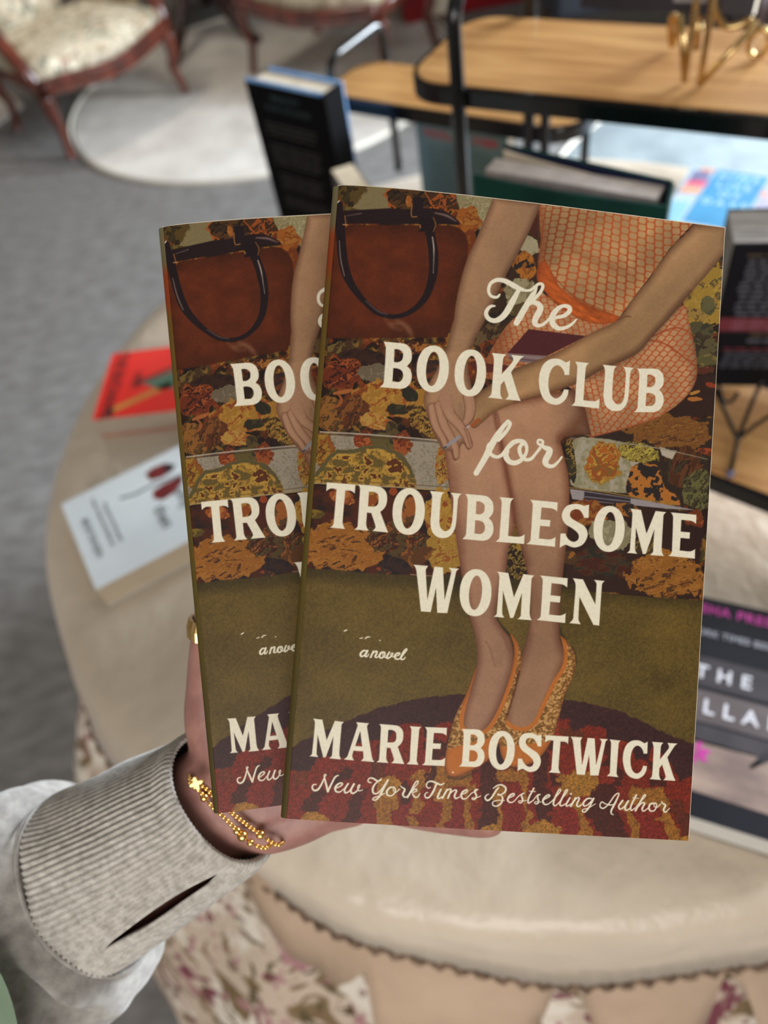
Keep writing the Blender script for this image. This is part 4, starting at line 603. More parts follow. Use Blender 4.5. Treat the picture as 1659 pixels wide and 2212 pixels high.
# ------------------------------------------------------------------ the two copies in the hand
BW, BH, BT = .13391, .209, .0195
def rod(w_):
    w_ = np.array(w_); t = np.linalg.norm(w_); k = w_ / t; K = np.array([[0, -k[2], k[1]], [k[2], 0, -k[0]], [-k[1], k[0], 0]])
    return np.eye(3) + math.sin(t) * K + (1 - math.cos(t)) * K @ K
POSE = [((-.04214, .06539, -.07992), (-.03157, -.09893, -.24838)), ((-.03448, .10236, .10017), (-.05801, -.10572, -.26995))]
def pose_matrix(p):
    R_ = RC @ rod(p[0]); T_ = RC @ np.array(p[1]) + CPOS; Mx = Matrix.Identity(4)
    for i in range(3):
        for j in range(3): Mx[i][j] = R_[i][j]
        Mx[i][3] = T_[i]
    return Mx
BA, BB = .0031, .0006
def bow(u, v): return (BB + (BA - BB) * v) * np.sin(np.pi * np.clip(u, 0, 1) ** .6)
NX, NY = COVER_RES
def cover_mesh():
    us = np.linspace(0, 1, NX); vs = np.linspace(0, 1, NY); U, W_ = np.meshgrid(us, vs); U = U.ravel(); W_ = W_.ravel()
    P = np.stack([U * BW, W_ * BH, bow(U, W_)], 1)
    Q = P @ rod(POSE[0][0]).T + np.array(POSE[0][1])          # where the tracing grid sees this point of the sheet
    C = paint_cover(CXP + FPX * Q[:, 0] / -Q[:, 2], CYP - FPX * Q[:, 1] / -Q[:, 2]) / 255
    C = np.where(C <= .04045, C / 12.92, ((C + .055) / 1.055) ** 2.4)
    me = bpy.data.meshes.new('front_cover'); i = np.arange((NX - 1) * (NY - 1)); a = i % (NX - 1) + (i // (NX - 1)) * NX
    F = np.stack([a, a + 1, a + 1 + NX, a + NX], 1)
    # cut edge of the card, a little behind
    bt = np.arange(NX); rim = np.concatenate([bt, np.arange(1, NY) * NX + NX - 1, (NY - 1) * NX + bt[::-1][1:], np.arange(NY - 2, 0, -1) * NX])
    back = P[rim].copy(); back[:, 2] -= .0004; nb = len(P); k = len(rim); j = np.arange(k); F2 = np.stack([rim[j], nb + j, nb + (j + 1) % k, rim[(j + 1) % k]], 1)
    Pa = np.concatenate([P, back]); Fa = np.concatenate([F, F2]); me.vertices.add(len(Pa)); me.vertices.foreach_set('co', Pa.ravel())
    me.loops.add(Fa.size); me.loops.foreach_set('vertex_index', Fa.ravel().astype(np.int32)); me.polygons.add(len(Fa)); me.polygons.foreach_set('loop_start', np.arange(0, Fa.size, 4)); me.polygons.foreach_set('loop_total', np.full(len(Fa), 4))
    me.polygons.foreach_set('material_index', np.concatenate([np.zeros(len(F)), np.where(np.arange(k) < NX + NY + NX - 3, 1, 0)]).astype(np.int32)); me.polygons.foreach_set('use_smooth', np.concatenate([np.ones(len(F), bool), np.zeros(len(F2), bool)]))
    me.update(); ca = me.color_attributes.new('print', 'FLOAT_COLOR', 'POINT'); buf = np.ones((len(Pa), 4), np.float32); buf[:nb, :3] = C; buf[nb:, :3] = C[rim]; ca.data.foreach_set('color', buf.ravel())
    return me
m = bpy.data.materials.new('printed_cover'); m.use_nodes = True; nt = m.node_tree; b = nt.nodes['Principled BSDF']; b.inputs['Roughness'].default_value = .42; b.inputs['Specular IOR Level'].default_value = .2
at_ = nt.nodes.new('ShaderNodeAttribute'); at_.attribute_name = 'print'; nz = nt.nodes.new('ShaderNodeTexNoise'); nz.inputs['Scale'].default_value = 900; nz.inputs['Detail'].default_value = 2; tc = nt.nodes.new('ShaderNodeTexCoord'); nt.links.new(tc.outputs['Object'], nz.inputs['Vector'])
hs = nt.nodes.new('ShaderNodeHueSaturation'); mr = nt.nodes.new('ShaderNodeMapRange'); mr.inputs[3].default_value = .9 * PRINT_GAIN; mr.inputs[4].default_value = 1.1 * PRINT_GAIN; nt.links.new(nz.outputs['Fac'], mr.inputs[0]); nt.links.new(mr.outputs[0], hs.inputs['Value']); nt.links.new(at_.outputs['Color'], hs.inputs['Color']); nt.links.new(hs.outputs[0], b.inputs['Base Color'])
Mt['print'] = m; Mt['cardedge'] = mat('cut_card_edge', (246, 236, 214), rough=.7, scale=300)
m = mat('printed_spine', (112, 90, 40), (96, 76, 32), spec=.15, rough=.6, scale=300); Mt['spine'] = m
nt = m.node_tree; b = nt.nodes['Principled BSDF']; tc = nt.nodes.new('ShaderNodeTexCoord'); sp = nt.nodes.new('ShaderNodeSeparateXYZ'); nt.links.new(tc.outputs['Object'], sp.inputs[0]); mr = nt.nodes.new('ShaderNodeMapRange'); mr.inputs[2].default_value = BH; nt.links.new(sp.outputs[1], mr.inputs[0])
cr = nt.nodes.new('ShaderNodeValToRGB'); nt.links.new(mr.outputs[0], cr.inputs[0]); el = cr.color_ramp.elements; el[0].position = 0; el[0].color = (*lin((70, 60, 26)), 1); el[1].position = 1; el[1].color = (*lin((96, 88, 62)), 1)
for p_, c_ in ((.12, (66, 56, 24)), (.35, (76, 64, 24)), (.6, (84, 68, 26)), (.84, (90, 66, 24)), (.87, (116, 48, 20)), (.92, (118, 52, 22)), (.94, (90, 82, 54))): e = el.new(p_); e.color = (*lin(c_), 1)
nt.links.new(cr.outputs[0], b.inputs['Base Color'])
Mt['backcover'] = mat('printed_back_cover', (104, 88, 44), (84, 70, 34), rough=.42, scale=60)
def paperback():
    root = empty('paperback_book'); cme = cover_mesh(); newobj('front_cover', cme, [Mt['print'], Mt['cardedge']], root, local=True)
    R_ = .0019; N_ = 60; ys = [BH * i / N_ for i in range(N_ + 1)]
    prof = [(-R_ * math.sin(t), -R_ + R_ * math.cos(t)) for t in [PI / 2 * i / 7 for i in range(8)]] + [(-R_, -BT + R_)] + [(-R_ * math.cos(t), -BT + R_ - R_ * math.sin(t)) for t in [PI / 2 * i / 5 for i in range(1, 6)]]
    m = MB(); inner = [(x * .86 + .0003, z * .97 - .0003) for x, z in prof]; ring = prof + inner[::-1]
    m.loft([[V(x, y, z) for x, z in ring] for y in ys]); m.build('spine', Mt['spine'], root, smooth=False, local=True)
    m = MB(); m.frame((0, 0, -BT), V(BW, 0, 0), V(0, BH, 0), V(0, 0, .0004)); m.build('back_cover', Mt['backcover'], root, local=True)
    m = MB(); us = [i / 24 for i in range(25)]; e_ = .0006
    rings = []
    for y in [e_ + (BH - e_ + .0005) * i / 12 for i in range(13)]:
        topc = [V(-.0004 + u * (BW + .0008), y, float(bow(u, y / BH)) - .0006) for u in us]; rings.append(topc + [V(BW + .0004, y, -BT + .0005), V(-.0004, y, -BT + .0005)])
    m.loft(rings); m.build('page_block', Mt['paper'], root, local=True)
    return root
def copy_tree(o, parent=None):
    c = o.copy(); COL.objects.link(c)
    if parent: c.parent = parent
    for ch in o.children: copy_tree(ch, c)
    return c
bk = paperback(); bk.matrix_world = pose_matrix(POSE[0]); tag(bk, 'front copy of the novel held up, its whole illustrated cover in view', 'book', 'two copies of one novel held in the hand')
b2 = copy_tree(bk); b2.matrix_world = pose_matrix(POSE[1]); tag(b2, 'rear copy of the novel, tilted left and mostly covered by the front copy', 'book', 'two copies of one novel held in the hand')
# ------------------------------------------------------------------ lettering for the other covers
def text_mb(body, size, depth=.0003, align='LEFT', space=1.0):
    cu = bpy.data.curves.new('t', 'FONT'); cu.body = body; cu.size = size; cu.extrude = depth / 2; cu.align_x = align; cu.space_character = space; cu.offset = size * .022
    ob = bpy.data.objects.new('t', cu); COL.objects.link(ob); dg = bpy.context.evaluated_depsgraph_get(); me = bpy.data.meshes.new_from_object(ob.evaluated_get(dg))
    v = [x.co.copy() for x in me.vertices]; f = [tuple(p.vertices) for p in me.polygons]; bpy.data.objects.remove(ob); bpy.data.curves.remove(cu); bpy.data.meshes.remove(me); return v, f
def put_text(m, body, size, O, ex, ey, mi=0, align='LEFT', space=1.0, wx=1.0):
    ex = ex.normalized(); ey = ey.normalized(); ez = ex.cross(ey); v, f = text_mb(body, size, align=align, space=space)
    m.add([O + ex * (p.x * wx) + ey * p.y + ez * (p.z + .0002) for p in v], f, mi)
def basis(O, ex, eyh):
    """matrix with x along ex, z up-ish normal from ex x ey"""
    ex = ex.normalized(); ez = ex.cross(eyh).normalized(); ey = ez.cross(ex); Mx = Matrix.Identity(4)
    for i in range(3): Mx[i][0], Mx[i][1], Mx[i][2], Mx[i][3] = ex[i], ey[i], ez[i], O[i]
    return Mx
def lying_book(name, Mx, W, H, T, cov, label, pages=None, hard=False, group=None, art=None):
    """x = width from the spine, y = height, z = thickness (front cover at z = T)"""
    root = tag(empty(name), label, 'book', group); c = .0022 if hard else .0005; ov = .003 if hard else .0
    m = MB(); m.frame((0, 0, T - c), V(W, 0, 0), V(0, H, 0), V(0, 0, c)); fc = m.build('front_cover', cov, root, local=True)
    m = MB(); m.frame((0, 0, 0), V(W, 0, 0), V(0, H, 0), V(0, 0, c)); m.build('back_cover', cov, root, local=True)
    m = MB(); m.frame((-.0012, 0, 0), V(.0024, 0, 0), V(0, H, 0), V(0, 0, T)); m.build('spine', cov, root, bevel=.0008, local=True)
    m = MB(); m.frame((.0013, ov + .0005, c + .0001), V(W - .002 - ov, 0, 0), V(0, H - .001 - 2 * ov, 0), V(0, 0, T - 2 * c - .0002)); m.build('page_block', pages or Mt['paper'], root, local=True)
    root.matrix_world = Mx; return root, fc
def prints(fc, builder, mats):
    m = MB(); builder(m); m.build('cover_print', mats, fc, local=True)
def flatpoly(m, pts, z, mi): m.prism([V(p[0], p[1], z) for p in pts], V(0, 0, .00018), mi)
# red paperback, left
B, A_ = onz(243, 765, .03), onz(200, 905, .03); ex = (A_ - B).normalized(); up = V(0, 0, 1); ey = up.cross(ex); O = B - up * .03
red = mat('red_cover', (240, 44, 36), (228, 36, 30), rough=.4, scale=20, spec=.15)
ink = mat('dark_ink', (96, 20, 22), rough=.6); blk = mat('near_black_print', (28, 26, 30), rough=.5); ora = mat('orange_print', (214, 142, 56), (196, 120, 44), rough=.5); grn = mat('muted_green_print', (72, 112, 92), rough=.5)
rb, fc = lying_book('paperback_book', basis(O, ex, ey), .13, .2, .03, red, 'bright red book with a pencil drawn on it lying near the left table edge', pages=mat('grey_pages', (176, 160, 142), (150, 136, 120), rough=.85, scale=60, stretch=(1, 1, 30)))
def f_(m):
    Z = .0301; put_text(m, 'THE BUCHANNE', .0235, V(.003, .009, Z), V(1, 0, 0), V(0, 1, 0), 0, wx=.72); put_text(m, 'HER', .017, V(.047, .042, Z), V(1, 0, 0), V(0, 1, 0), 0)
    flatpoly(m, [(.112, .020), (.121, .026), (.082, .100), (.073, .094)], Z, 2); flatpoly(m, [(.118, .012), (.128, .018), (.121, .028), (.110, .022)], Z, 1); flatpoly(m, [(.070, .056), (.040, .115), (.085, .125), (.088, .085)], Z, 3); flatpoly(m, [(.072, .050), (.034, .118), (.030, .116), (.066, .048)], Z, 1)
prints(fc, f_, [ink, blk, ora, grn])
# white paperback
B, A_ = onz(132, 1089, .033), onz(207, 1274, .033); ex = (A_ - B).normalized(); ey = up.cross(ex); O = B - up * .033; W_ = (A_ - B).length
wht = mat('white_cover', (226, 234, 238), (216, 224, 230), rough=.3, scale=14); gry = mat('grey_ink', (128, 134, 138), rough=.6); dred = mat('petal_red', (128, 12, 22), (92, 6, 16), rough=.4, scale=60)
wb, fc = lying_book('paperback_book', basis(O, ex, ey), W_, .215, .033, wht, 'white book with two dark red petals on its cover lying at the table left', pages=mat('beige_pages', (206, 188, 162), (184, 168, 144), rough=.85, scale=60, stretch=(1, 1, 30)))
def f_(m):
    Z = .0331; X_, Y_ = V(1, 0, 0), V(0, 1, 0)
    put_text(m, 'MORTENSEN', .0105, V(.040, .014, Z), X_, Y_, 0, space=1.1); put_text(m, 'a story of what was left behind and', .0058, V(.016, .033, Z), X_, Y_, 0); put_text(m, 'what grew out of the ground', .0058, V(.030, .043, Z), X_, Y_, 0)
    put_text(m, 'lust', .020, V(.004, .150, Z), X_, Y_, 0); put_text(m, 'only', .020, V(.064, .120, Z), X_, Y_, 0); put_text(m, 'then', .020, V(.076, .090, Z), X_, Y_, 0)
    st = [(.036, .062), (.041, .080), (.040, .100), (.046, .130), (.055, .170), (.060, .205)]
    for i in range(5): flatpoly(m, [(st[i][0] - .002, st[i][1]), (st[i][0] + .002, st[i][1]), (st[i + 1][0] + .0017, st[i + 1][1]), (st[i + 1][0] - .0017, st[i + 1][1])], Z, 0)
    flatpoly(m, [(.018, .100), (.014, .110), (.016, .126), (.025, .134), (.034, .128), (.036, .114), (.032, .102)], Z, 1); flatpoly(m, [(.018, .124), (.026, .136), (.034, .129), (.032, .122)], Z + .0001, 2)
    flatpoly(m, [(.050, .098), (.062, .096), (.070, .104), (.068, .118), (.058, .134), (.048, .136), (.047, .112)], Z, 1)
prints(fc, f_, [gry, dred, blk])
# dark novel lower right
A_, B = onz(1515, 1288, .032), onz(1659, 1320, .032); ex = (B - A_).normalized(); ey = up.cross(ex); cen = onz(1583, 1303, .032); W_ = .136; H_ = .203; O = cen - ex * W_ / 2 - ey * H_ - up * .032
navy = mat('charcoal_cover', (30, 30, 38), (22, 22, 30), rough=.4, scale=10, spec=.25); pink = mat('pink_print', (206, 72, 168), (184, 52, 146), rough=.4); silver = mat('silver_print', (176, 178, 190), rough=.3, metal=.3); white = mat('white_print', (228, 228, 238), rough=.4)
brd = mat('faded_board_print', (104, 92, 92), (70, 60, 62), rough=.5, scale=40, stretch=(.3, 1, 1)); tan = mat('tan_board_print', (170, 146, 130), (120, 100, 94), rough=.5, scale=40, stretch=(.4, 1, 1)); brd2 = mat('dark_board_print', (60, 52, 58), (44, 38, 44), rough=.5, scale=40)
db, fc = lying_book('paperback_book', basis(O, ex, ey), W_, H_, .032, navy, 'dark novel with a pink flower lying at the lower right edge of the table', pages=mat('pale_grey_pages', (200, 196, 188), (176, 172, 164), rough=.85, scale=60, stretch=(1, 1, 30)))
def f_(m):
    Z = .0321; X_, Y_ = V(1, 0, 0), V(0, 1, 0); c = W_ / 2
    flatpoly(m, [(.001, H_ - .090), (W_ - .001, H_ - .090), (W_ - .001, H_ - .062), (.001, H_ - .062)], Z, 5); flatpoly(m, [(.001, H_ - .123), (W_ - .001, H_ - .123), (W_ - .001, H_ - .094), (.001, H_ - .094)], Z, 3); flatpoly(m, [(.001, H_ - .143), (W_ - .001, H_ - .139), (W_ - .001, H_ - .125), (.001, H_ - .125)], Z, 5); flatpoly(m, [(.001, H_ - .181), (W_ - .001, H_ - .184), (W_ - .001, H_ - .139), (.001, H_ - .139)], Z, 4)
    put_text(m, 'NATASHA PRESTON', .0125, V(c, H_ - .0165, Z), X_, Y_, 0, 'CENTER', 1.15); put_text(m, '#1 NEW YORK TIMES BESTSELLER', .0082, V(c, H_ - .040, Z), X_, Y_, 1, 'CENTER', 1.1); put_text(m, 'THE', .0175, V(c, H_ - .0825, Z + .0002), X_, Y_, 2, 'CENTER', 1.75); put_text(m, 'CELLAR', .0185, V(c, H_ - .1145, Z + .0002), X_, Y_, 2, 'CENTER', 1.7)
    for k in range(7):
        a = k * .9 + .3; cx_, cy_ = W_ / 2 - .0145, H_ - .150; d = V(math.cos(a), math.sin(a) * .8, 0); n_ = V(-d.y, d.x, 0); p = [V(cx_, cy_, 0) + d * .001, V(cx_, cy_, 0) + d * .008 + n_ * .003, V(cx_, cy_, 0) + d * .014, V(cx_, cy_, 0) + d * .008 - n_ * .003]; flatpoly(m, [(q.x, q.y) for q in p], Z + .0003, 0)
    for a in (.2, .5, .8): flatpoly(m, [(.095, H_ - .150), (.097, H_ - .151), (.106 + a * .01, H_ - .132 - a * .006), (.104 + a * .01, H_ - .131 - a * .006)], Z + .0003, 6)
prints(fc, f_, [pink, silver, white, brd, tan, brd2, blk])
# pastel book with blue panel, far right
A_, B, D_ = onz(1497, 358, .022), onz(1659, 381, .022), onz(1455, 465, .022); ex = (B - A_).normalized(); ey = up.cross(ex); W_ = .14; H_ = .21; O = A_ - ey * H_ - up * .022
pas = mat('pastel_cover', (206, 214, 222), (176, 206, 226), rough=.3, scale=14, contrast=(.4, .6)); blu = mat('sky_blue_print', (82, 160, 206), (70, 146, 194), rough=.35); lil = mat('slate_violet_print', (128, 124, 162), rough=.4); pea = mat('peach_print', (236, 176, 140), (226, 150, 120), rough=.4, scale=60); hot = mat('coral_pink_print', (240, 96, 128), rough=.4); cyan = mat('pale_cyan_print', (196, 236, 246), rough=.4)
pb, fc = lying_book('paperback_book', basis(O, ex, ey), W_, H_, .022, pas, 'pastel book with a sky blue lettered panel lying at the far right of the table')
def f_(m):
    Z = .0221; X_, Y_ = V(1, 0, 0), V(0, 1, 0)
    flatpoly(m, [(.036, H_ - .002), (.112, H_ - .002), (.108, H_ - .085), (.104, H_ - .15), (.030, H_ - .15), (.034, H_ - .07)], Z, 0); flatpoly(m, [(.006, H_ - .012), (.030, H_ - .010), (.034, H_ - .036), (.006, H_ - .045)], Z, 1); flatpoly(m, [(.004, H_ - .046), (.018, H_ - .038), (.034, H_ - .040), (.034, H_ - .052), (.006, H_ - .056)], Z, 3); flatpoly(m, [(.012, H_ - .002), (.036, H_ - .002), (.034, H_ - .010), (.016, H_ - .011)], Z, 2); flatpoly(m, [(.004, H_ - .058), (.032, H_ - .056), (.031, H_ - .074), (.003, H_ - .078)], Z, 2); flatpoly(m, [(.112, H_ - .040), (.122, H_ - .046), (.120, H_ - .056), (.110, H_ - .054)], Z, 2); flatpoly(m, [(.116, H_ - .012), (.138, H_ - .010), (.138, H_ - .15), (.108, H_ - .15)], Z - .00005, 5); flatpoly(m, [(.002, H_ - .1), (.028, H_ - .098), (.028, H_ - .17), (.002, H_ - .17)], Z, 4)
    for i, s_ in enumerate(('N I N E', 'L I F E', 'O F', 'D A Y S')): put_text(m, s_, .019, V(.072, H_ - .024 - .024 * i, Z + .0002), X_, Y_, 6, 'CENTER', 1.0)
prints(fc, f_, [blu, lil, pea, hot, mat('aqua_print', (150, 206, 232), rough=.4), mat('lilac_print', (186, 184, 210), rough=.4), cyan])
# ------------------------------------------------------------------ standing books
def slab(name, parent, m_, a, b, thick, z0, z1, away, **k):
    """upright board between ground points a and b (world), thickness pushed along `away`"""
    m = MB(); n_ = V(away.x, away.y, 0).normalized() * thick; m.prism([V(a.x, a.y, z0), V(b.x, b.y, z0), V(b.x, b.y, z0) + n_, V(a.x, a.y, z0) + n_], V(0, 0, z1 - z0)); return m.build(name, m_, parent, **k)
def upright_text(name, parent, mats, items, O, ex, z0):
    m = MB(); ex = V(ex.x, ex.y, 0).normalized()
    for kind, *r in items:
        if kind == 't': body, size, x, z, mi, sp_ = r; put_text(m, body, size, O + ex * x + V(0, 0, z), ex, V(0, 0, 1), mi, space=sp_)
        else: x, z, w_, h_, mi = r; n_ = ex.cross(V(0, 0, 1)); p = O + ex * x + V(0, 0, z) + n_ * .0001; m.frame(p, ex * w_, V(0, 0, h_), n_ * .0002, mi)
    return m.build(name, mats, parent)
def back_lines(x0, w_, z_top, rows, dz, h, mi, rnd, gap=.003):
    out = []
    for i in range(rows):
        x = x0
        while x < x0 + w_ - .006:
            l = min(rnd.uniform(.006, .022), x0 + w_ - x); out.append(('b', x, z_top - i * dz, l, h, mi)); x += l + gap
    return out
# dark hardcover on the left, blue board edges
zt = .23; L_ = onz(528, 168, zt); R_ = onz(694, 203, zt); Lb = onz(566, 141, zt); d = (R_ - L_).normalized(); aw = V(-d.y, d.x, 0); 
if aw.y < 0: aw = -aw
th = (Lb - L_).dot(aw); root = tag(empty('hardcover_book', (L_.x, L_.y, TOP)), 'black-jacketed hardcover with pale blue board edges standing at the far table rim', 'book')
jk = mat('black_jacket', (9, 9, 11), rough=.6, scale=30, spec=.08); bl = mat('pale_blue_board', (128, 170, 216), (96, 142, 196), rough=.5, scale=40)
slab('front_board', root, bl, L_, R_, .003, TOP, TOP + zt, aw); slab('back_board', root, bl, L_ + aw * (th - .003) + d * .012, R_ + aw * (th - .003) + d * .004, .003, TOP, TOP + zt, aw); slab('jacket', root, jk, L_ - aw * .0012, R_ - aw * .0012, .001, TOP + .001, TOP + zt - .004, aw)
slab('page_block', root, Mt['paper'], L_ + aw * .0035 + d * .010, R_ + aw * .0035 - d * .004, th - .008, TOP + .003, TOP + zt - .004, aw); slab('spine', root, jk, R_ - aw * .001, R_ + d * .006 - aw * .001, th - .004, TOP, TOP + zt - .001, aw)
rnd = random.Random(5); dg_ = mat('dim_grey_print', (44, 40, 42), rough=.6); dt = mat('dim_teal_print', (26, 50, 52), rough=.6)
upright_text('jacket_print', root, [dg_, dt], [('t', 'MEMORY', .012, .046, -.024, 1, 1.2), ('t', 'FROM THE SHORE', .010, .030, -.038, 1, 1.1)] + back_lines(.022, .10, -.060, 3, .007, .003, 0, rnd) + back_lines(.022, .10, -.092, 5, .007, .003, 0, rnd) + back_lines(.026, .09, -.138, 4, .007, .003, 0, rnd) + back_lines(.026, .09, -.175, 3, .007, .003, 0, rnd), V(L_.x, L_.y, TOP + zt) - aw * .0013, d, 0)
# thick cream-paged paperback seen end-on beside it
zt = .2; a = onz(708, 356, zt); b = onz(762, 352, zt); c_ = onz(800, 405, zt); d = (c_ - b).normalized(); n_ = V(-d.y, d.x, 0); n_ = n_ if (a - b).dot(n_) > 0 else -n_; wd = (a - b).dot(n_); root = tag(empty('paperback_book', (b.x, b.y, TOP)), 'cream-paged thick book standing end-on beside the black hardcover', 'book')
gc = mat('dull_plum_cover', (70, 56, 60), rough=.5); slab('front_cover', root, gc, b, b + d * .12, .0006, TOP, TOP + zt, -n_); slab('page_block', root, mat('warm_cream_pages', (232, 216, 190), (216, 200, 172), rough=.85, scale=60), b + n_ * .0004, b + d * .118 + n_ * .0004, wd - .001, TOP + .0005, TOP + zt - .0005, n_); slab('back_cover', root, gc, b + n_ * wd, b + d * .12 + n_ * wd, .0006, TOP, TOP + zt, n_)
# teal back cover standing beneath the rear riser
zt = .157; a = onz(896, 256, .15); b = onz(1108, 292, .15); d = (b - a).normalized(); aw = V(-d.y, d.x, 0); aw = aw if aw.y > 0 else -aw; b = a + d * .152; root = tag(empty('paperback_book', (a.x, a.y, TOP)), 'muted teal book showing its back cover with dark red lettering beneath the rear riser', 'book')
tl = mat('muted_teal_cover', (98, 118, 114), (88, 108, 104), rough=.5, scale=30); slab('back_cover', root, tl, a, b, .0006, TOP, TOP + zt, aw); slab('page_block', root, Mt['paper'], a + aw * .0007, b + aw * .0007 - d * .001, .018, TOP + .0005, TOP + zt - .0005, aw); slab('front_cover', root, tl, a + aw * .019, b + aw * .019, .0006, TOP, TOP + zt, aw)
upright_text('back_cover_print', root, [mat('dull_red_print', (176, 48, 54), rough=.6), mat('dark_teal_print', (74, 92, 90), rough=.6)], [('t', "YOU'LL KILL THEM", .0155, .012, -.030, 0, .95)] + back_lines(.018, .11, -.046, 12, .0075, .0030, 1, rnd), V(a.x, a.y, TOP + zt) - aw * .0002, d, 0)
# ------------------------------------------------------------------ risers: bench shelves of honey wood in black frames
def riser(FL, FR, depth, z, hoop, L_extra, label, inset, rr=.008, hoop_r=.0058):
    d = (FR - FL); d.z = 0; d.normalize(); n_ = V(-d.y, d.x, 0); n_ = n_ if n_.y > 0 else -n_
    Mx = Matrix.Identity(4)
    for i in range(3): Mx[i][0], Mx[i][1], Mx[i][2] = d[i], n_[i], (0, 0, 1)[i]
    Mx.translation = V(FL.x, FL.y, TOP); L = (FR - FL).length + L_extra; root = tag(empty('display_riser'), label, 'display riser', 'tiered wooden display risers'); root.matrix_world = Mx
    R = min(.045, depth * .38)
    def outline(o, zz_, K=10):
        c = [(L - R, R, -PI / 2), (L - R, depth - R, 0), (R, depth - R, PI / 2), (R, R, PI)]; return [V(cx_ + (R + o) * math.cos(a0 + PI / 2 * k / K), cy_ + (R + o) * math.sin(a0 + PI / 2 * k / K), zz_) for cx_, cy_, a0 in c for k in range(K + 1)]
    wd = Mt['honey']; m = MB(); m.loft([outline(-.001, z - .012), outline(-.001, z - .001), outline(-.0025, z)]); m.build('wooden_shelf', wd, root, local=True)
    m = MB(); m.loft([outline(.004, z - .021), outline(.0045, z - .004), outline(.0035, z - .001), outline(-.0008, z - .001), outline(-.0008, z - .021)], capa=False, capb=False); v_, k = m.v, len(outline(0, 0)); m.f += [(j, (j + 1) % k, 4 * k + (j + 1) % k, 4 * k + j) for j in range(k)]; m.m += [0] * k; m.build('rim', Mt['black'], root, smooth=False, local=True)
    for x in (inset, L - inset):
        y0, y1 = -.0098, depth + .0098; q = .024; pts = [V(x, y0, .0), V(x, y0, z * .5), V(x, y0, z + hoop - q)] + [V(x, y0 + q - q * math.cos(t), z + hoop - q + q * math.sin(t)) for t in [PI / 2 * i / 6 for i in range(1, 7)]] + [V(x, y1 - q + q * math.sin(t), z + hoop - q + q * math.cos(t)) for t in [PI / 2 * i / 6 for i in range(0, 7)]] + [V(x, y1, z * .5), V(x, y1, .0)]
        m = MB(); m.tube(pts, hoop_r, 12); m.build('end_hoop', Mt['black'], root, smooth=True, local=True)
        for y in (y0, y1):
            m = MB(); m.tube([V(x, y, 0), V(x, y, .006)], .008, 12); m.build('foot_cap', Mt['black'], root, smooth=True, local=True)
    return root, Mx
zA, zB, zC = .31, .18, .08
rA, MA_ = riser(onz(868, 172, zA), onz(1659, 247, zA), .176, zA, .085, .14, 'tallest wooden riser with the gold easel on it', .072, hoop_r=.0078)
rB, MB_ = riser(onz(692, 200, zB), onz(1238, 282, zB), .118, zB, .052, 0, 'smaller wooden riser standing behind the tallest one', .034, hoop_r=.0066)
pC0, pC1 = onz(1540, 1022, zC), onz(1659, 1067, zC); dC = (pC1 - pC0).normalized(); rC, MC_ = riser(pC0 - dC * .30, pC1, .135, zC, -.002, .16, 'lowest wooden riser at the right holding the black easel', .03, hoop_r=.005)
# ------------------------------------------------------------------ green hardcover and thick black book on the low riser
zt = .31; z0 = zC + .0003; F1, S1, B0, S2 = onz(1021, 379, zt), onz(1436, 447, zt), onz(1088, 313, zt), onz(1450, 393, zt)
root = tag(empty('hardcover_book', (S1.x, S1.y, TOP + z0)), 'dark green hardcover with navy endpapers standing slightly open on the lowest riser', 'book')
gr = mat('dark_green_board', (10, 58, 48), (7, 46, 40), rough=.5, scale=30, spec=.15); nv = mat('navy_endpaper', (22, 26, 62), rough=.5)
def upr(name, poly, m_, za, zb, parent=root): m = MB(); m.prism([V(p.x, p.y, TOP + za) for p in poly], V(0, 0, zb - za)); return m.build(name, m_, parent)
def nrm(a, b): d = (b - a).normalized(); n_ = V(-d.y, d.x, 0); return n_ if n_.y > 0 else -n_
mid = (F1 + S1) / 2 - nrm(F1, S1) * .004; fr = crom([F1, mid, S1], 8); n1 = nrm(F1, S1)
upr('front_board', fr + [p + n1 * .003 for p in fr[::-1]], gr, z0, zt); upr('front_endpaper', [p + n1 * .0032 for p in fr] + [p + n1 * .0040 for p in fr[::-1]], nv, z0 + .001, zt - .001)
n2 = nrm(B0, S2); upr('back_board', [B0, S2, S2 + n2 * .003, B0 + n2 * .003], gr, z0, zt); upr('back_endpaper', [B0 - n2 * .001, S2 - n2 * .001, S2 - n2 * .0002, B0 - n2 * .0002], nv, z0 + .001, zt - .001)
upr('spine', [S1, S1 + n1 * .002, S2, S2 + (S1 - F1).normalized() * .003, S1 + (S1 - F1).normalized() * .003], gr, z0, zt)
p1, p2, p3, p4 = onz(1048, 366, zt - .004), onz(1418, 430, zt - .004), onz(1436, 402, zt - .004), onz(1072, 342, zt - .004); upr('page_block', [p1, p2, p3, p4], mat('greyish_pages', (196, 184, 176), (172, 160, 152), rough=.85, scale=60), z0 + .003, zt - .004)
fl = crom([onz(1088, 322, zt - .003), onz(1160, 345, zt - .003), onz(1276, 376, zt - .003)], 6); upr('loose_flyleaf', fl + [p + V(0, .0006, 0) for p in fl[::-1]], Mt['paper'], z0 + .003, zt - .003)
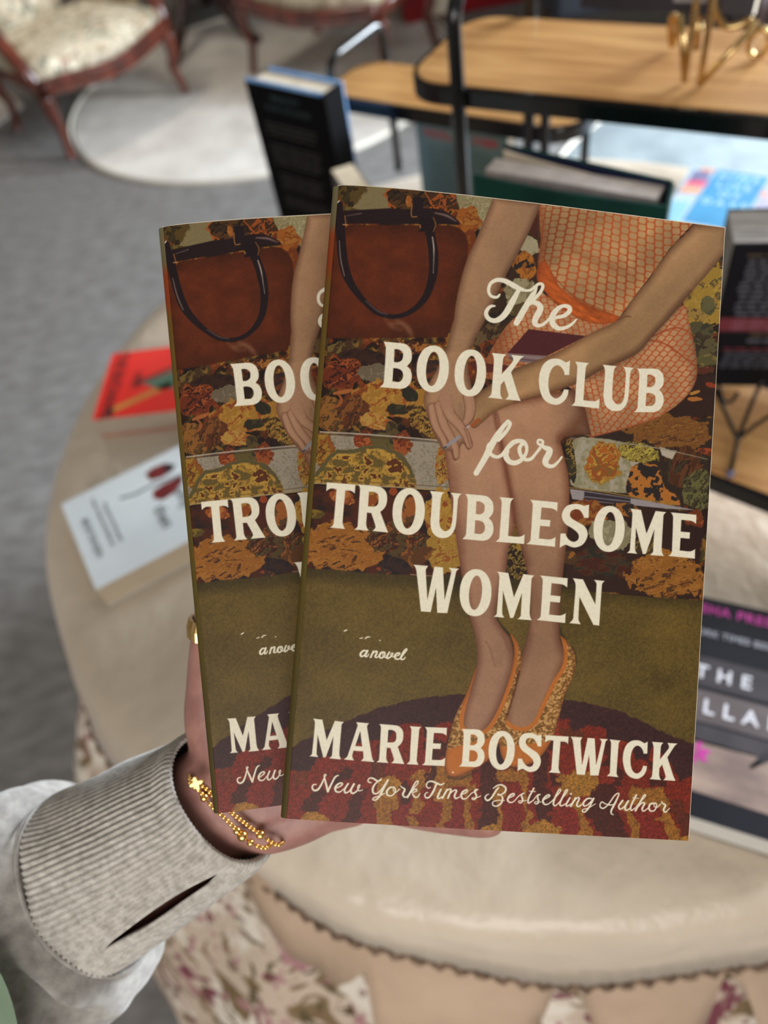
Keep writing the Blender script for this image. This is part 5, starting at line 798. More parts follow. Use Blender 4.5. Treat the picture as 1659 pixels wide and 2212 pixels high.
# black book leaning on the black easel
BL, TL, TR_ = onz(1512, 832, zC + .022), onz(1503, 530, .262), onz(1659, 527, .262); ex = (TR_ - TL).normalized(); ey = (TL - BL); ey = ey - ex * ey.dot(ex); H_ = ey.length; ey.normalize(); ez = ex.cross(ey); W_ = .15; Mx = Matrix.Identity(4)
for i in range(3): Mx[i][0], Mx[i][1], Mx[i][2] = ex[i], ey[i], ez[i]
T_ = .056; Mx.translation = BL - ez * T_
root = tag(empty('hardcover_book'), 'very thick black book with grey text leaning on the black wire easel', 'book'); bk_ = mat('black_cover', (16, 16, 22), (11, 11, 16), rough=.5, scale=20, spec=.12); gp = mat('grey_page_edges', (190, 184, 180), (140, 134, 130), rough=.85, scale=30, stretch=(1, 1, 14), detail=6)
m = MB(); m.frame((0, 0, T_ - .0025), V(W_, 0, 0), V(0, H_, 0), V(0, 0, .0025)); bc = m.build('back_cover', bk_, root, local=True)
m = MB(); m.frame((0, 0, 0), V(W_, 0, 0), V(0, H_, 0), V(0, 0, .0025)); m.build('front_cover', bk_, root, local=True)
m = MB(); m.frame((.0004, .003, .0027), V(W_ - .0034, 0, 0), V(0, H_ - .0035, 0), V(0, 0, T_ - .0054)); m.build('page_block', gp, root, local=True)
m = MB(); m.frame((W_ - .001, 0, 0), V(.003, 0, 0), V(0, H_, 0), V(0, 0, T_)); m.build('spine', bk_, root, local=True)
gt = mat('grey_blurb_print', (74, 74, 84), rough=.6); rt_ = mat('crimson_print', (96, 20, 34), rough=.6); gd = mat('dull_gold_print', (72, 56, 40), rough=.6); rp = mat('rose_blurb_print', (112, 62, 76), rough=.6); m = MB(); rnd = random.Random(8)
def row(y, h, mi, x0=.012, w_=.13):
    x = x0 + rnd.uniform(0, .004)
    while x < x0 + w_:
        l = rnd.uniform(.005, .013); m.frame((x, y, T_ + .00022), V(l, 0, 0), V(0, h, 0), V(0, 0, .0002), mi); x += l + .0024
k_ = H_ / .30; row(H_ - .022 * k_, .004 * k_, 2)
for i in range(11): row(H_ - (.034 + i * .0105) * k_, .0052 * k_, 0)
m.frame((.0, H_ - .172 * k_, T_ + .0000), V(W_, 0, 0), V(0, .028 * k_, 0), V(0, 0, .0002), 1)
for i in range(2): row(H_ - (.155 + i * .012) * k_, .006 * k_, 3)
row(H_ - .182 * k_, .006 * k_, 2, .03, .1); row(H_ - .196 * k_, .006 * k_, 0, .03, .08); row(H_ - .214 * k_, .004 * k_, 1)
for i in range(5): row(H_ - (.222 + i * .008) * k_, .003 * k_, 0)
m.build('cover_print', [gt, rt_, gd, rp], bc, local=True); root.matrix_world = Mx
# black wire easel
root = tag(empty('wire_easel', onz(1577, 1032, zC)), 'black wire easel on the lowest riser under the thick black book', 'easel')
def wires(name, lst, r, m_, root_):
    for pts in lst: m = MB(); m.tube(crom(pts, 6) if len(pts) > 2 else pts, r, 8); m.build(name, m_, root_, smooth=True)
J = onz(1593, 950, zC + .012); F_ = onz(1577, 1026, zC + .003)
off = ez * .006
wires('wire_leg', [[F_, J], [J, onz(1566, 890, zC + .02), onz(1543, 834, zC + .022) + off], [J, onz(1626, 866, zC + .03), onz(1645, 812, zC + .05) + off], [J, onz(1640, 913, zC + .02), onz(1700, 868, zC + .03) + off]], .0021, Mt['black'], root)
wires('wire_hook', [[onz(1550, 790, zC + .03) + off, onz(1553, 832, zC + .02) + off, onz(1562, 854, zC + .016) + off * 1.4, onz(1580, 853, zC + .016) + off * 1.4, onz(1592, 838, zC + .02) + off]], .0021, Mt['black'], root)
Pb = BL - ez * (T_ + .004) + ex * .07; wires('wire_brace', [[Pb + ey * .10, Pb + ey * .02, Pb + V(0, 0, zC + TOP + .0025 - Pb.z)]], .0021, Mt['black'], root)
m = MB(); m.ball(F_ + V(0, 0, .0012), .0042); m.build('rubber_tip', mat('clear_rubber_tip', (96, 92, 118), rough=.2), root, smooth=True)
# gold easel with a dark book, on the tall riser
fa, fb = onz(1479, 176, zA + .0025), onz(1511, 184, zA + .0025); dA = MA_.to_3x3() @ V(1, 0, 0); nA = MA_.to_3x3() @ V(0, 1, 0)
def P3(px, py, base, dz, back=0): 
    p = onz(px, py, zA + dz); return p
root = tag(empty('wire_easel', (fa + fb) / 2), 'gold wire easel standing on the tallest riser', 'easel')
h = lambda p, dz, s_, bk=0: p + V(0, 0, dz) + dA * s_ + nA * bk
q = [onz(1470, 30, zA + .060), onz(1505, 0, zA + .075), onz(1541, 0, zA + .078), onz(1640, 46, zA + .050)]
wires('wire_leg', [[q[0], fa], [fa, q[1], q[1] + (q[1] - fa) * .9], [fb, q[2], q[2] + (q[2] - fb) * .9], [fb, q[3]]], .0030, Mt['gold'], root)
wires('wire_hook', [[onz(1541, 0, zA + .07), onz(1555, 43, zA + .052), onz(1573, 59, zA + .045), onz(1603, 52, zA + .047), onz(1625, 38, zA + .052)], [onz(1455, 28, zA + .045), onz(1448, 62, zA + .025), onz(1451, 97, zA + .006), onz(1459, 84, zA + .012), onz(1463, 58, zA + .028), onz(1456, 30, zA + .044)]], .0030, Mt['gold'], root)
rc = onz(1640, 93, zA + .016); wires('wire_ring', [[rc + (dA * .0085 * math.cos(t) + V(0, 0, 1) * .0125 * math.sin(t)) for t in [2 * PI * i / 18 for i in range(19)]]], .0030, Mt['gold'], root)
m = MB(); hp0, hp1 = onz(1503, 103, zA + .022), onz(1507, 40, zA + .050); m.tube([hp0, hp1], .0052, 14); m.build('hinge_barrel', Mt['gold'], root, smooth=True)
O = onz(1270, 14, zA + .048); ex = dA; ey = (V(0, 0, 1) * .95 + nA * .28).normalized(); ez = ex.cross(ey); Mx = Matrix.Identity(4)
for i in range(3): Mx[i][0], Mx[i][1], Mx[i][2] = ex[i], ey[i], ez[i]
Mx.translation = O; r2, fc = lying_book('paperback_book', Mx, .16, .21, .022, mat('blackish_maroon_cover', (34, 20, 26), (26, 16, 22), rough=.4, scale=20), 'blackish maroon book resting on the gold easel, only its lower edge in view'); m = MB(); m.frame((.088, .008, .0222), V(.03, 0, 0), V(0, .006, 0), V(0, 0, .0002)); m.build('cover_label', mat('pale_label', (150, 140, 136), rough=.6), fc, local=True)
# ------------------------------------------------------------------ carved armchairs (local frame: origin at the front-left foot, x along the front, y backwards)
def carved_chair(name, label, cat, FLf, FRf, depth, zr, arms=True, group=None):
    d = (FRf - FLf); d.z = 0; Wd = d.length; d.normalize(); n_ = V(-d.y, d.x, 0); n_ = n_ if n_.y > 0 else -n_
    Mx = Matrix.Identity(4)
    for i in range(3): Mx[i][0], Mx[i][1], Mx[i][2] = d[i], n_[i], (0, 0, 1)[i]
    Mx.translation = V(FLf.x, FLf.y, .004); root = tag(empty(name), label, cat, group)
    wd = Mt['mahog']
    def leg(x, y, s, t):
        m = MB(); P = crom([V(x, y, .004), V(x + s * .004, y + t * .004, .03), V(x + s * .018, y + t * .018, .12), V(x + s * .006, y + t * .006, zr - .09), V(x + s * .004, y + t * .004, zr)], 5); n = len(P); rs = [.021 + .0 * i if i < 3 else .015 + .017 * (i / n) ** 2 for i in range(n)]; m.tube(P, rs, 12); m.build('leg', wd, root, smooth=True, local=True)
    leg(0, 0, 1, 1); leg(Wd, 0, -1, 1); leg(.04, depth, 1, -1); leg(Wd - .04, depth, -1, -1)
    bulge = .055
    front = [V(Wd * t, -bulge * math.sin(PI * t) - .018, zr + .018 + .014 * math.cos(2 * PI * t)) for t in [i / 24 for i in range(25)]]
    def rail(pts, r=.026):
        m = MB(); m.tube(pts, r, 12, flat=.62, up=(0, 0, 1)); return m.build('seat_rail', wd, root, smooth=True, local=True)
    fr = rail(front, .034); rail([V(.0, 0, zr + .03), V(.02, depth * .5, zr + .03), V(.04, depth, zr + .03)]); rail([V(Wd, 0, zr + .03), V(Wd - .02, depth * .5, zr + .03), V(Wd - .04, depth, zr + .03)]); rail([V(.04, depth, zr + .03), V(Wd - .04, depth, zr + .03)])
    m = MB()                                                       # gadrooned carving along the front rail
    for i in range(2, 44):
        t = i / 46; p = V(Wd * t, -bulge * math.sin(PI * t) - .040, zr + .030 + .014 * math.cos(2 * PI * t)); m.ball(p, .0088, a=8, b=5, sc3=(.7, .8, 1.5))
    m.build('carved_beading', wd, fr, smooth=True, local=True)
    # seat cushion
    def ring(s_, z_): 
        pts = [(Wd * t, -bulge * math.sin(PI * t) + .0) for t in [i / 12 for i in range(13)]] + [(Wd - .03 * t, depth * t) for t in (.33, .66, .96)] + [(Wd * (1 - t) + (t - .5) * .06 , depth) for t in (.12, .35, .65, .88)] + [(.03 * t, depth * t) for t in (.96, .66, .33)]
        cx_, cy_ = Wd / 2, depth / 2; return [V(cx_ + (x - cx_) * s_, cy_ + (y - cy_) * s_, z_) for x, y in pts]
    m = MB(); m.loft([ring(.96, zr + .02), ring(.99, zr + .05), ring(.99, zr + .075), ring(.93, zr + .10), ring(.75, zr + .118), ring(.4, zr + .128), ring(.05, zr + .13)]); m.build('seat', Mt['uphol'], root, smooth=True, local=True)
    # back
    m = MB(); bw = Wd * .5; m.tube(crom([V(.06, depth + .01, zr + .03), V(.01, depth + .06, zr + .3), V(.08, depth + .12, zr + .56), V(Wd / 2, depth + .15, zr + .68), V(Wd - .08, depth + .12, zr + .56), V(Wd - .01, depth + .06, zr + .3), V(Wd - .06, depth + .01, zr + .03)], 8), .022, 10); m.build('back_frame', wd, root, smooth=True, local=True)
    m = MB(); 
    def bring(s_, off): return [V(Wd / 2 + (Wd * .42) * s_ * math.cos(a), depth + .07 + off + .05 * s_ * math.sin(a), zr + .33 + .29 * s_ * math.sin(a)) for a in [2 * PI * k / 28 for k in range(28)]]
    m.loft([bring(1, .01), bring(1.0, -.01), bring(.85, -.035), bring(.4, -.05)]); m.build('backrest', Mt['uphol'], root, smooth=True, local=True)
    if arms:
        for x, s_ in ((0, 1), (Wd, -1)):
            m = MB(); m.tube(crom([V(x, .01, zr + .02), V(x - s_ * .012, .03, zr + .09), V(x - s_ * .02, .09, zr + .17), V(x - s_ * .025, .13, zr + .235)], 6), [.030] * 19, 10); m.build('arm_post', wd, root, smooth=True, local=True)
            m = MB(); m.tube(crom([V(x - s_ * .028, .09, zr + .245), V(x - s_ * .032, .2, zr + .25), V(x - s_ * .02, depth * .7, zr + .262), V(x + s_ * .02, depth + .05, zr + .31)], 6), .020, 10, flat=1.0); m.build('armrest', wd, root, smooth=True, local=True)
            m = MB(); m.frame((x + s_ * .012 - .006, .12, zr + .06), V(.012, 0, 0), V(0, depth - .14, 0), V(0, .0, .15)); m.build('side_panel', Mt['uphol'], root, local=True, bevel=.004)
    root.matrix_world = Mx; return root
c1 = carved_chair('armchair', 'carved mahogany armchair with floral tapestry seat, nearest of the seats at the upper left', 'armchair', onz(157, 345, -TOP), onz(404, 203, -TOP), .50, .25)
a, b = onz(548, 160, -TOP), V(.40, 3.38, 0); c2 = carved_chair('settee', 'dark mahogany seat with floral tapestry cushion in shade behind the rugs', 'settee', a, b, .46, .27, arms=False)
# pedestal table between them
pc = onz(445, 62, -TOP); root = tag(empty('pedestal_table', (pc.x, pc.y, 0)), 'dark wooden tripod pedestal table standing between the two carved seats', 'side table'); pc.z = 0
m = MB(); pc.z = .004; m.tube([pc + V(0, 0, z) for z in (.20, .24, .30, .36, .42, .50, .60, .66)], [.05, .06, .045, .03, .045, .03, .028, .05], 16); m.build('pedestal', Mt['darkwood'], root, smooth=True)
m = MB(); m.tube([pc + V(0, 0, z) for z in (.66, .672, .69)], [.30, .315, .31], 40); m.build('tabletop', Mt['darkwood'], root)
for foot in (onz(560, 96, -TOP), onz(374, 152, -TOP), pc + V(.02, .36, 0)):
    d = foot - pc; d.z = 0; m = MB(); m.tube(crom([pc + V(0, 0, .25), pc + d * .25 + V(0, 0, .23), pc + d * .6 + V(0, 0, .09), pc + d * .9 + V(0, 0, .022), pc + d * 1.0 + V(0, 0, .024)], 6), [.034 - .0006 * i for i in range(25)], 10); m.build('leg', Mt['darkwood'], root, smooth=True)
# second seat edge at the far left: a low pale panel leaning behind the first chair
a, b = onz(-30, 290, -TOP), onz(52, 232, -TOP); m = MB(); d = b - a; m.prism([a, b, b + V(-.25, .5, 0), a + V(-.3, .5, 0)], V(0, 0, .012)); tag(m.build('floor_mat', Mt['rug'], bevel=.003), 'pale mat on the floor at the left edge behind the first armchair', 'mat')
# dark bench with a red box and cushions at the top right
bz = .42; bc = V(.36, 2.84, 0); root = tag(empty('bench', (1.1, 3.1, 0)), 'dark navy upholstered bench at the top right behind the risers', 'bench'); nvu = mat('navy_upholstery', (22, 25, 36), (14, 16, 26), rough=.8, scale=30)
m = MB(); m.box((1.36, 3.05, bz - .05), (.82, .40, .10), rz=-.05); m.build('seat', nvu, root, bevel=.02)
for x, y in ((1.0, 2.92), (1.02, 3.20), (1.70, 2.88), (1.72, 3.15)): m = MB(); m.tube([V(x, y, 0), V(x, y, bz - .1)], [.016, .024], 10); m.build('leg', Mt['darkwood'], root, smooth=True)
m = MB(); m.frame(V(.96, 3.22, bz - .05), V(.80, -.04, 0), V(0, .05, 0), V(0, 0, .42)); m.build('backrest', nvu, root, bevel=.02)
redm = mat('deep_red_lacquer', (150, 10, 22), (120, 6, 16), rough=.4, scale=10); 
O = V(.60, 4.06, .001); root = tag(empty('gift_box', O), 'large deep red box with gold ribbon and a white tag standing on the floor', 'box')
m = MB(); m.frame(O, V(.62, -.02, 0), V(0, .22, 0), V(-.02, 0, .62)); m.build('box_body', redm, root, bevel=.004)
for k in (.14, .19): m = MB(); m.frame(O + V(k, -.0095, 0), V(.018, 0, 0), V(0, .002, 0), V(-.018, 0, .615)); m.build('ribbon', Mt['gold'], root)
m = MB(); m.frame(O + V(.12, -.014, .02), V(.12, -.004, 0), V(0, .0015, 0), V(-.002, 0, .09)); m.build('paper_tag', Mt['cardedge'], root)
for i, (x, wd_) in enumerate(((1.06, .12), (1.19, .13))):
    m = MB(); c = V(x, 2.98, bz + .115); m.loft([[c + V(wd_ * .5 * s_ * math.copysign(abs(math.cos(a)) ** .6, math.cos(a)), y, .11 * s_ * math.copysign(abs(math.sin(a)) ** .6, math.sin(a))) for a in [2 * PI * k / 24 for k in range(24)]] for y, s_ in ((-.07, .6), (-.05, .92), (0, 1.0), (.05, .92), (.07, .6))]); tag(m.build('cushion', mat('cream_cushion_%s' % 'ab'[i], (214, 204, 190), (190, 180, 168), rough=.9, scale=40), smooth=True), ('cream cushion at the left end of the dark bench', 'cream cushion on the dark bench, second from its left end')[i], 'cushion', 'cream cushions on the dark bench')
# ------------------------------------------------------------------ the hand and arm
skin = mat('skin', (156, 112, 100), (140, 96, 88), rough=.5, scale=120, bump=.12, bscale=500, sss=.25)
person = tag(empty('person', at(150, 1950, .36)), 'person in a light grey sweatshirt holding two novels up in one hand', 'person')
def skin_mesh(name, chains, parent, m_, sub=2):
    """chains: lists of (point, rx, ry); a point given again joins the chains"""
    vs = []; key = {}; ed = []; rad = []
    def idx(p, r):
        k = tuple(round(c, 5) for c in p)
        if k not in key: key[k] = len(vs); vs.append(tuple(p)); rad.append(r)
        return key[k]
    for ch in chains:
        prev = None
        for p, rx, ry in ch:
            i = idx(p, (rx, ry)); 
            if prev is not None and prev != i: ed.append((prev, i))
            prev = i
    me = bpy.data.meshes.new(name); me.from_pydata(vs, ed, []); o = newobj(name, me, m_, parent)
    md = o.modifiers.new('skin', 'SKIN'); md.use_smooth_shade = True; md.branch_smoothing = .6
    if not me.skin_vertices: me.skin_vertices.new() if hasattr(me.skin_vertices, 'new') else None
    for i, r in enumerate(rad): me.skin_vertices[0].data[i].radius = r
    me.skin_vertices[0].data[0].use_root = True
    s_ = o.modifiers.new('sub', 'SUBSURF'); s_.levels = sub; s_.render_levels = sub
    return o
WR = at(495, 1712, .326); P0 = at(610, 1640, .334); el = at(-150, 2200, .42); fa_ = at(230, 1890, .352)
bm_pts = dict(wr=(WR, .0215, .0215), pa=(P0, .020, .020))
# palm as a flattened loft, fingers as their own rooted chains, all in one mesh through a remesh
mm = MB(); zc = Vector(RC @ np.array([0, 0, 1.0]))                                  # towards the viewer
def sect(c, u, hw, ht, n=20, e=.85): 
    u = (u - zc * u.dot(zc)).normalized(); return [c + u * hw * math.copysign(abs(math.cos(t)) ** e, math.cos(t)) + zc * ht * math.copysign(abs(math.sin(t)) ** e, math.sin(t)) for t in [2 * PI * k / n for k in range(n)]]
def px2(a, b): return (at(b[0], b[1], .32) - at(a[0], a[1], .32))
ax = px2((200, 1905), (500, 1705)); pr_ = px2((400, 1580), (590, 1836))
def limbseg(pts, n=18):   # (px, py, depth, halfwidth, halfthickness, dirx, diry)
    rs = []
    for px, py, dp, hw, ht, dx, dy in pts: rs.append(sect(at(px, py, dp), px2((px, py), (px + dx, py + dy)), hw, ht, n))
    mm.loft(rs)
limbseg([(-120, 2160, .43, .034, .032, 55, 80), (120, 1985, .385, .031, .028, 60, 80), (300, 1850, .350, .0275, .0235, 62, 80), (420, 1765, .332, .0252, .0195, 62, 78), (495, 1712, .3255, .0248, .0175, 60, 80), (560, 1668, .3255, .0275, .0160, 52, 85), (620, 1640, .3265, .0330, .0155, 40, 92), (690, 1620, .3275, .0350, .0140, 20, 98), (760, 1610, .3285, .0345, .0120, 10, 100), (810, 1606, .329, .030, .0095, 8, 100)])
def finger(pts): 
    P = crom([V(*p[:3]) for p in pts], 4); R_ = [Vector((p[3], 0, 0)) for p in pts]; R2 = [v.x for v in crom(R_, 4)]
    mm.tube([at(p.x, p.y, p.z) for p in P], R2, 14); e = P[-1]; mm.ball(at(e.x, e.y, e.z), R2[-1] * .99, a=14, b=9)
finger([(780, 1480, .329, .0085), (870, 1440, .3275, .0090), (960, 1415, .3265, .0082), (1040, 1400, .3255, .0078), (1100, 1395, .3250, .0072), (1150, 1392, .3248, .0064)])
finger([(790, 1565, .329, .0088), (890, 1540, .3275, .0092), (1000, 1530, .3265, .0086), (1090, 1528, .3258, .0080), (1160, 1528, .3252, .0074), (1215, 1528, .3250, .0066)])
finger([(785, 1645, .329, .0086), (880, 1645, .3275, .0090), (990, 1645, .3265, .0083), (1080, 1648, .3258, .0078), (1140, 1650, .3252, .0072), (1190, 1652, .3250, .0064)])
finger([(760, 1712, .329, .0082), (840, 1735, .3275, .0082), (920, 1755, .3265, .0076), (985, 1766, .3230, .0072), (1030, 1772, .3180, .0070), (1058, 1776, .3140, .0062)])
# thumb along the spine side, with the heel of the hand rounding below the covers
finger([(560, 1690, .327, .0150), (500, 1630, .3255, .0155), (462, 1560, .3240, .0125), (458, 1480, .3225, .0108), (460, 1410, .3205, .0100), (466, 1340, .3175, .0092), (474, 1270, .3155, .0088), (482, 1215, .3145, .0074)])
finger([(500, 1762, .3260, .0135), (560, 1775, .3262, .0135), (630, 1762, .3265, .0130), (700, 1735, .327, .0120), (760, 1712, .328, .0100)])
hand = mm.build('arm_and_hand', skin, person, smooth=True)
rm = hand.modifiers.new('remesh', 'REMESH'); rm.mode = 'VOXEL'; rm.voxel_size = .0014; rm.use_smooth_shade = True
smo = hand.modifiers.new('smooth', 'SMOOTH'); smo.factor = .5; smo.iterations = 9
# ring on the thumb
ring_o = tag(empty('finger_ring', at(462, 1358, .318)), 'fluted gold ring worn on the thumb at the left edge of the rear book', 'ring')
m = MB(); c0, c1_ = at(463, 1376, .3188), at(466, 1336, .3175); dr = (c1_ - c0); 
K = 60; rr_ = lambda k, o: .0104 + o + .0006 * (k % 2)
def rr3(c, o): 
    t_ = dr.normalized(); u = (zc - t_ * zc.dot(t_)).normalized(); v_ = t_.cross(u); return [c + u * math.cos(2 * PI * k / K) * rr_(k, o) + v_ * math.sin(2 * PI * k / K) * rr_(k, o) for k in range(K)]
m.loft([rr3(c0, -.0012), rr3(c0, 0), rr3(c0 + dr * .5, .0005), rr3(c1_, 0), rr3(c1_, -.0012), rr3(c0, -.0012)], capa=False, capb=False); m.build('band', Mt['gold'], ring_o)
# sweatshirt cuff: ribbed tube with a thumb slot
knit = mat('heather_knit', (190, 184, 175), (150, 143, 134), rough=.95, scale=260, bump=.25, sheen=.4, spec=.15, contrast=(.3, .7), detail=5, bscale=900); knit2 = mat('heather_jersey', (168, 163, 156), (128, 122, 117), rough=.95, scale=150, bump=.3, sheen=.4, spec=.15, contrast=(.3, .7), detail=7, bscale=1400); lining = mat('pale_fleece_lining', (212, 212, 214), rough=.95, scale=200)
NR = 88; SEG = NR * 4; ROWS = 150
def ringpts(cx, cy, dp, hx, hy, push, ht, n, wob=0):
    """oval around (cx, cy): half-width vector (hx, hy) px across the arm, `push` px shift of the near side along the arm"""
    c = at(cx, cy, dp); u = at(cx + hx, cy + hy, dp) - c; pv = at(cx + push[0], cy + push[1], dp) - c; out = []
    for k in range(n):
        t = 2 * PI * k / n; out.append((c, u * math.cos(t) + (zc * ht + pv) * math.sin(t)))
    return out
KEY = [(0, 493, 1712, .322, 98, 124, (-52, 44), .0215), (.12, 462, 1737, .326, 99, 128, (-54, 46), .0225), (.45, 345, 1808, .338, 101, 146, (-58, 40), .0255), (.8, 240, 1878, .350, 98, 166, (-62, 22), .0285), (1, 200, 1906, .355, 92, 176, (-66, 10), .030)]
def lerpkey(s_):
    for a, b in zip(KEY[:-1], KEY[1:]):
        if s_ <= b[0] + 1e-9:
            f = (s_ - a[0]) / (b[0] - a[0]); L = lambda i: a[i] + (b[i] - a[i]) * f; return L(1), L(2), L(3), L(4), L(5), (a[6][0] + (b[6][0] - a[6][0]) * f, a[6][1] + (b[6][1] - a[6][1]) * f), L(7)
def slit(s_, t):    # thumb slot in cuff coordinates
    a0, s0, s1 = SLIT; 
    if not (s0 < s_ < s1): return (0, t - a0)
    return (.095 * math.sin(PI * ((s_ - s0) / (s1 - s0)) ** .8) ** .8, t - a0)
SLIT = (.86, .10, .80)
m = MB(); vs = []; KC = int(SLIT[0] / (2 * PI) * SEG); SLIT = ((KC + .5) * 2 * PI / SEG, SLIT[1], SLIT[2])
for i in range(ROWS + 1):
    s_ = i / ROWS; K_ = lerpkey(s_); rp = ringpts(*K_, 720)
    for k in range(SEG):
        t = 2 * PI * k / SEG; gp, dt = slit(s_, t + PI / SEG * 0); sg = 1 if k > KC else -1; tt = t + sg * gp * math.exp(-(abs(dt) / .22) ** 1.5) if abs(dt) < .8 else t; qf = tt / (2 * PI) * 720; qi = int(qf) % 720; ff = qf - int(qf); c = rp[qi][0]; r_ = rp[qi][1].lerp(rp[(qi + 1) % 720][1], ff); L = r_.length; rib = .00062 * math.cos(NR * t + .5 * math.sin(s_ * 5)); edge = -.0012 * max(0, 1 - s_ / .03); fold = .0009 * math.sin(3 * t + 5 * s_) + .0007 * math.sin(7 * t - 9 * s_) * s_
        lip = gp / .095 * (-.0022 * math.exp(-(abs(dt) / .035) ** 2) + (.0016 * math.exp(-((dt + .10) / .06) ** 2)) + .0012 * math.exp(-((dt - .12) / .07) ** 2)) if abs(dt) < .8 else 0
        vs.append(c + r_ * ((L + rib + edge + fold + lip) / L))
fs = []
for i in range(ROWS):
    for k in range(SEG):
        if k == KC and slit((i + .5) / ROWS, 0)[0] > .004: continue
        k2 = (k + 1) % SEG; fs.append((i * SEG + k, i * SEG + k2, (i + 1) * SEG + k2, (i + 1) * SEG + k))
m.add(vs, fs)
# sweatshirt sleeve behind the cuff seam
SK_ = [(200, 1906, .355, 92, 176, (-66, 10), .030), (190, 1912, .356, 99, 188, (-70, 10), .0325), (164, 1928, .358, 114, 214, (-88, 6), .0365), (126, 1952, .362, 130, 246, (-104, 12), .040), (86, 1978, .366, 128, 240, (-108, 24), .0375), (40, 2005, .372, 132, 262, (-96, 26), .040), (-60, 2060, .385, 140, 280, (-80, 30), .044), (-200, 2140, .41, 150, 300, (-60, 30), .050), (-400, 2260, .45, 160, 320, (-40, 30), .056)]
SG = 220; RW = 12
def cubic(a, b, c, d, t): return .5 * ((2 * b) + (c - a) * t + (2 * a - 5 * b + 4 * c - d) * t * t + (3 * b - a - 3 * c + d) * t ** 3)
rings = []; tot = (len(SK_) - 1) * RW
for i in range(tot + 1):
    j = min(i // RW, len(SK_) - 2); f = i / RW - j; g4 = [SK_[max(j - 1, 0)], SK_[j], SK_[j + 1], SK_[min(j + 2, len(SK_) - 1)]]
    q = [cubic(*[x[n] for x in g4], f) for n in (0, 1, 2, 3, 4)]; pv = (cubic(*[x[5][0] for x in g4], f), cubic(*[x[5][1] for x in g4], f)); ht = cubic(*[x[6] for x in g4], f)
    ring = []; s_ = i / tot
    for k, (c, r_) in enumerate(ringpts(q[0], q[1], q[2], q[3], q[4], pv, ht, SG)):
        t = 2 * PI * k / SG; L = r_.length
        w_ = min(1, s_ * 5); wr = .0018 * math.sin(5 * t + 22 * s_) + .0030 * w_ * math.sin(26 * s_ + 2.2 * math.sin(t + .4) + 1.0) + .0016 * w_ * math.sin(24 * s_ - 3 * t) + .0003 * math.sin(11 * t + 60 * s_)
        st = -.0011 * math.exp(-((s_ - .075) / .006) ** 2)          # stitched seam line
        ring.append(c + r_ * ((L + wr * (.3 + .7 * w_) + st) / L))
    rings.append(ring)
ms = MB(); ms.loft(rings, capa=False, capb=False); sleeve = ms.build('sweatshirt_sleeve', knit2, person, smooth=True); so = sleeve.modifiers.new('thick', 'SOLIDIFY'); so.thickness = .0016; so.offset = -1
cuff = m.build('ribbed_cuff', [knit], sleeve, smooth=True); so = cuff.modifiers.new('thick', 'SOLIDIFY'); so.thickness = .0017; so.offset = -1
def onring(K_, t, out=0.0):
    c, r_ = ringpts(*K_, 360)[int(round(math.degrees(t))) % 360]; return c + r_ * ((r_.length + out) / r_.length)
m = MB()                                                            # cuff seam cord
m.tube([onring(KEY[-1][1:], 2 * PI * k / 160, .0004) for k in range(160)], .0011, 6, True); m.build('cuff_seam', knit2, sleeve, smooth=True)
m = MB()                                                            # stitches along the sleeve
for k in range(150):
    t = 2 * PI * k / 150; i = int(tot * .075); a = rings[i][int(t / (2 * PI) * SG) % SG]; b = rings[i][(int(t / (2 * PI) * SG) + 1) % SG]; m.tube([a, a.lerp(b, .62)], .0004, 5)
m.build('stitching', mat('dark_grey_thread', (92, 88, 84), rough=.9), sleeve)
m = MB(); e0 = at(388 / 1 - 0, 1905, .3262); m.tube(crom([at(386, 1893, .3225), at(390, 1900, .3215), at(389, 1912, .3212), at(386, 1923, .322)], 5), .00028, 6); m.build('loose_thread', mat('white_thread', (226, 222, 214), rough=.9), cuff)
# mint green hem of a second garment at the lower left corner
m = MB(); m.loft([[at(-60 + 62 * s_ * math.cos(a) * 1.2, 2330 + 190 * s_ * math.sin(a), .30 - .02 * (1 - s_)) for a in [2 * PI * k / 40 for k in range(40)]] for s_ in (1.45, 1.4, 1.2, .9, .5, .1)], capa=False); 
so = m.build('mint_shirt_fold', mat('mint_cotton', (176, 204, 174), (164, 194, 164), rough=.8, scale=60), person, smooth=True)
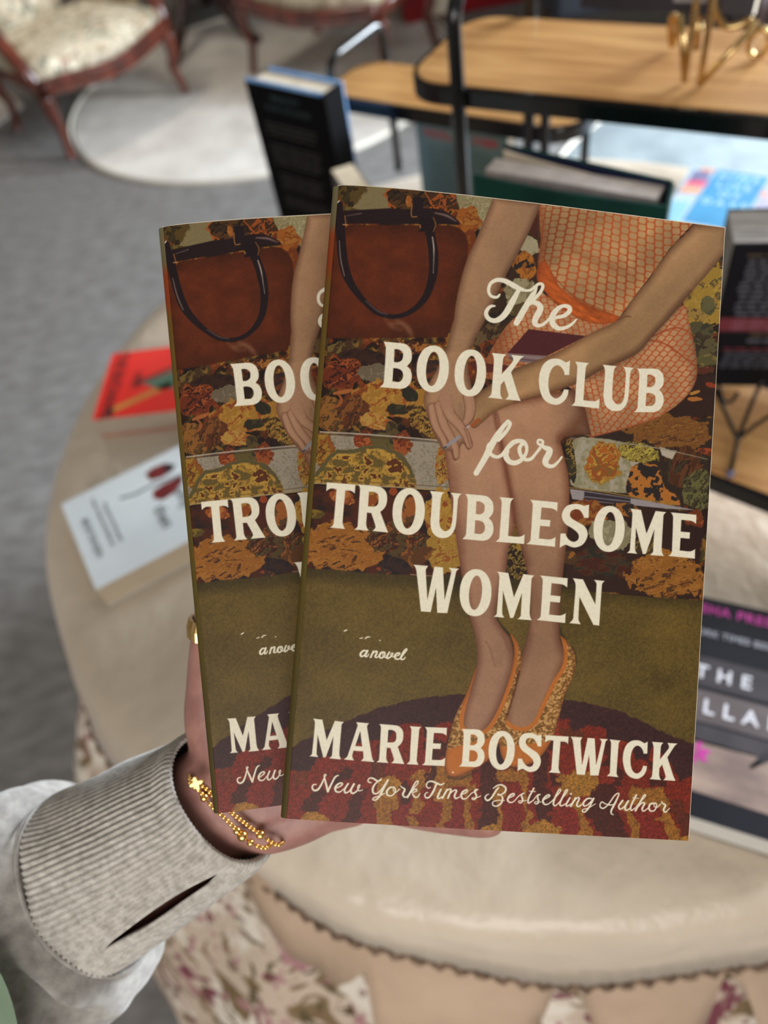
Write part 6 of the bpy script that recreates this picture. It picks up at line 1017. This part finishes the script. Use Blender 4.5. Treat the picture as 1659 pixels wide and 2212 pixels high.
# ------------------------------------------------------------------ bracelets
beadgold = mat('polished_gold', (250, 206, 124), (236, 186, 104), rough=.16, metal=1, scale=60)
def bracelet(label, pxs, dp, r0, bigs, star=None, name='beaded_bracelet'):
    global beadgold
    P = [at(x, y, dp(x, y)) for x, y in pxs]; a, b = P[0], P[-1]; mid_ = (a + b) / 2 - zc * .041
    loop = crom(P + [b - zc * .016 + (b - a) * .02, mid_ + (b - a) * .2, mid_ - (b - a) * .2, a - zc * .016 - (b - a) * .02], 24, closed=True)
    acc = [0.0]
    for p, q in zip(loop, loop[1:] + loop[:1]): acc.append(acc[-1] + (q - p).length)
    T_ = acc[-1]; root = tag(empty(name, a), label, 'bracelet', 'gold bead bracelets on the wrist')
    def pos(s_):
        s_ %= T_; i = np.searchsorted(acc, s_, side='right') - 1; i = min(i, len(loop) - 1); f = (s_ - acc[i]) / max(1e-9, acc[i + 1] - acc[i]); return loop[i].lerp(loop[(i + 1) % len(loop)], f)
    s_ = 0; base = None; proto = {}; n = 0; starpos = pos(0)
    while s_ < T_ - r0 * 1.4:
        p = pos(s_); rr = r0
        for bx, by, br in bigs:
            if (p - at(bx, by, dp(bx, by))).length < r0 * 1.5: rr = br
        key_ = round(rr, 5)
        if key_ not in proto:
            mb = MB(); mb.ball((0, 0, 0), rr, a=14, b=10); o = mb.build('bead', beadgold, root, smooth=True, local=True); proto[key_] = o
        else: o = proto[key_].copy(); COL.objects.link(o)
        if n >= 95: bpy.data.objects.remove(o); break
        o.parent = root; o.location = p - root.location; s_ += rr * 1.02 + (r0 * 1.02 if rr <= r0 else rr * 1.0); n += 1
    m = MB(); m.tube([p - root.location for p in loop[::4]], .0003, 5, True); m.build('elastic_cord', Mt['gold'], root, local=True)
    if star:
        c = at(*star); e1 = px2((0, 0), (10, 4)).normalized(); e2 = zc.cross(e1); n_s = 48; m = MB(); out = []
        for k in range(n_s): t = 2 * PI * k / n_s; R2 = .0021 + .00075 * math.cos(4 * (t - .75)); out.append(c + e1 * R2 * math.cos(t) + e2 * R2 * math.sin(t))
        m.prism(out, zc * .0013); o = m.build('clover_charm', mat('bright_gold', (236, 196, 120), rough=.25, metal=.8, scale=20), root, bevel=.0002)
    return root
dpf = lambda x, y: .3125 - .00002 * (x - 500)
bracelet('outer gold bead bracelet with a clover charm, higher on the hand', [(409, 1682), (424, 1692), (440, 1700), (456, 1715), (475, 1733), (503, 1758), (526, 1776), (542, 1788), (562, 1802), (578, 1814), (604, 1824)], lambda x, y: .3052 + .00006 * abs(x - 505), .00090, [(562, 1802, .0019)], star=(425, 1691, .3065))
bracelet('inner gold bead bracelet with graduated beads, closer to the grey cuff', [(410, 1690), (420, 1700), (432, 1710), (441, 1722), (459, 1743), (479, 1761), (500, 1782), (515, 1797), (527, 1808), (548, 1824), (577, 1830)], lambda x, y: .3040 + .00006 * abs(x - 500), .00094, [(441, 1722, .0017), (515, 1797, .0016), (527, 1808, .0022), (538, 1817, .0015)])
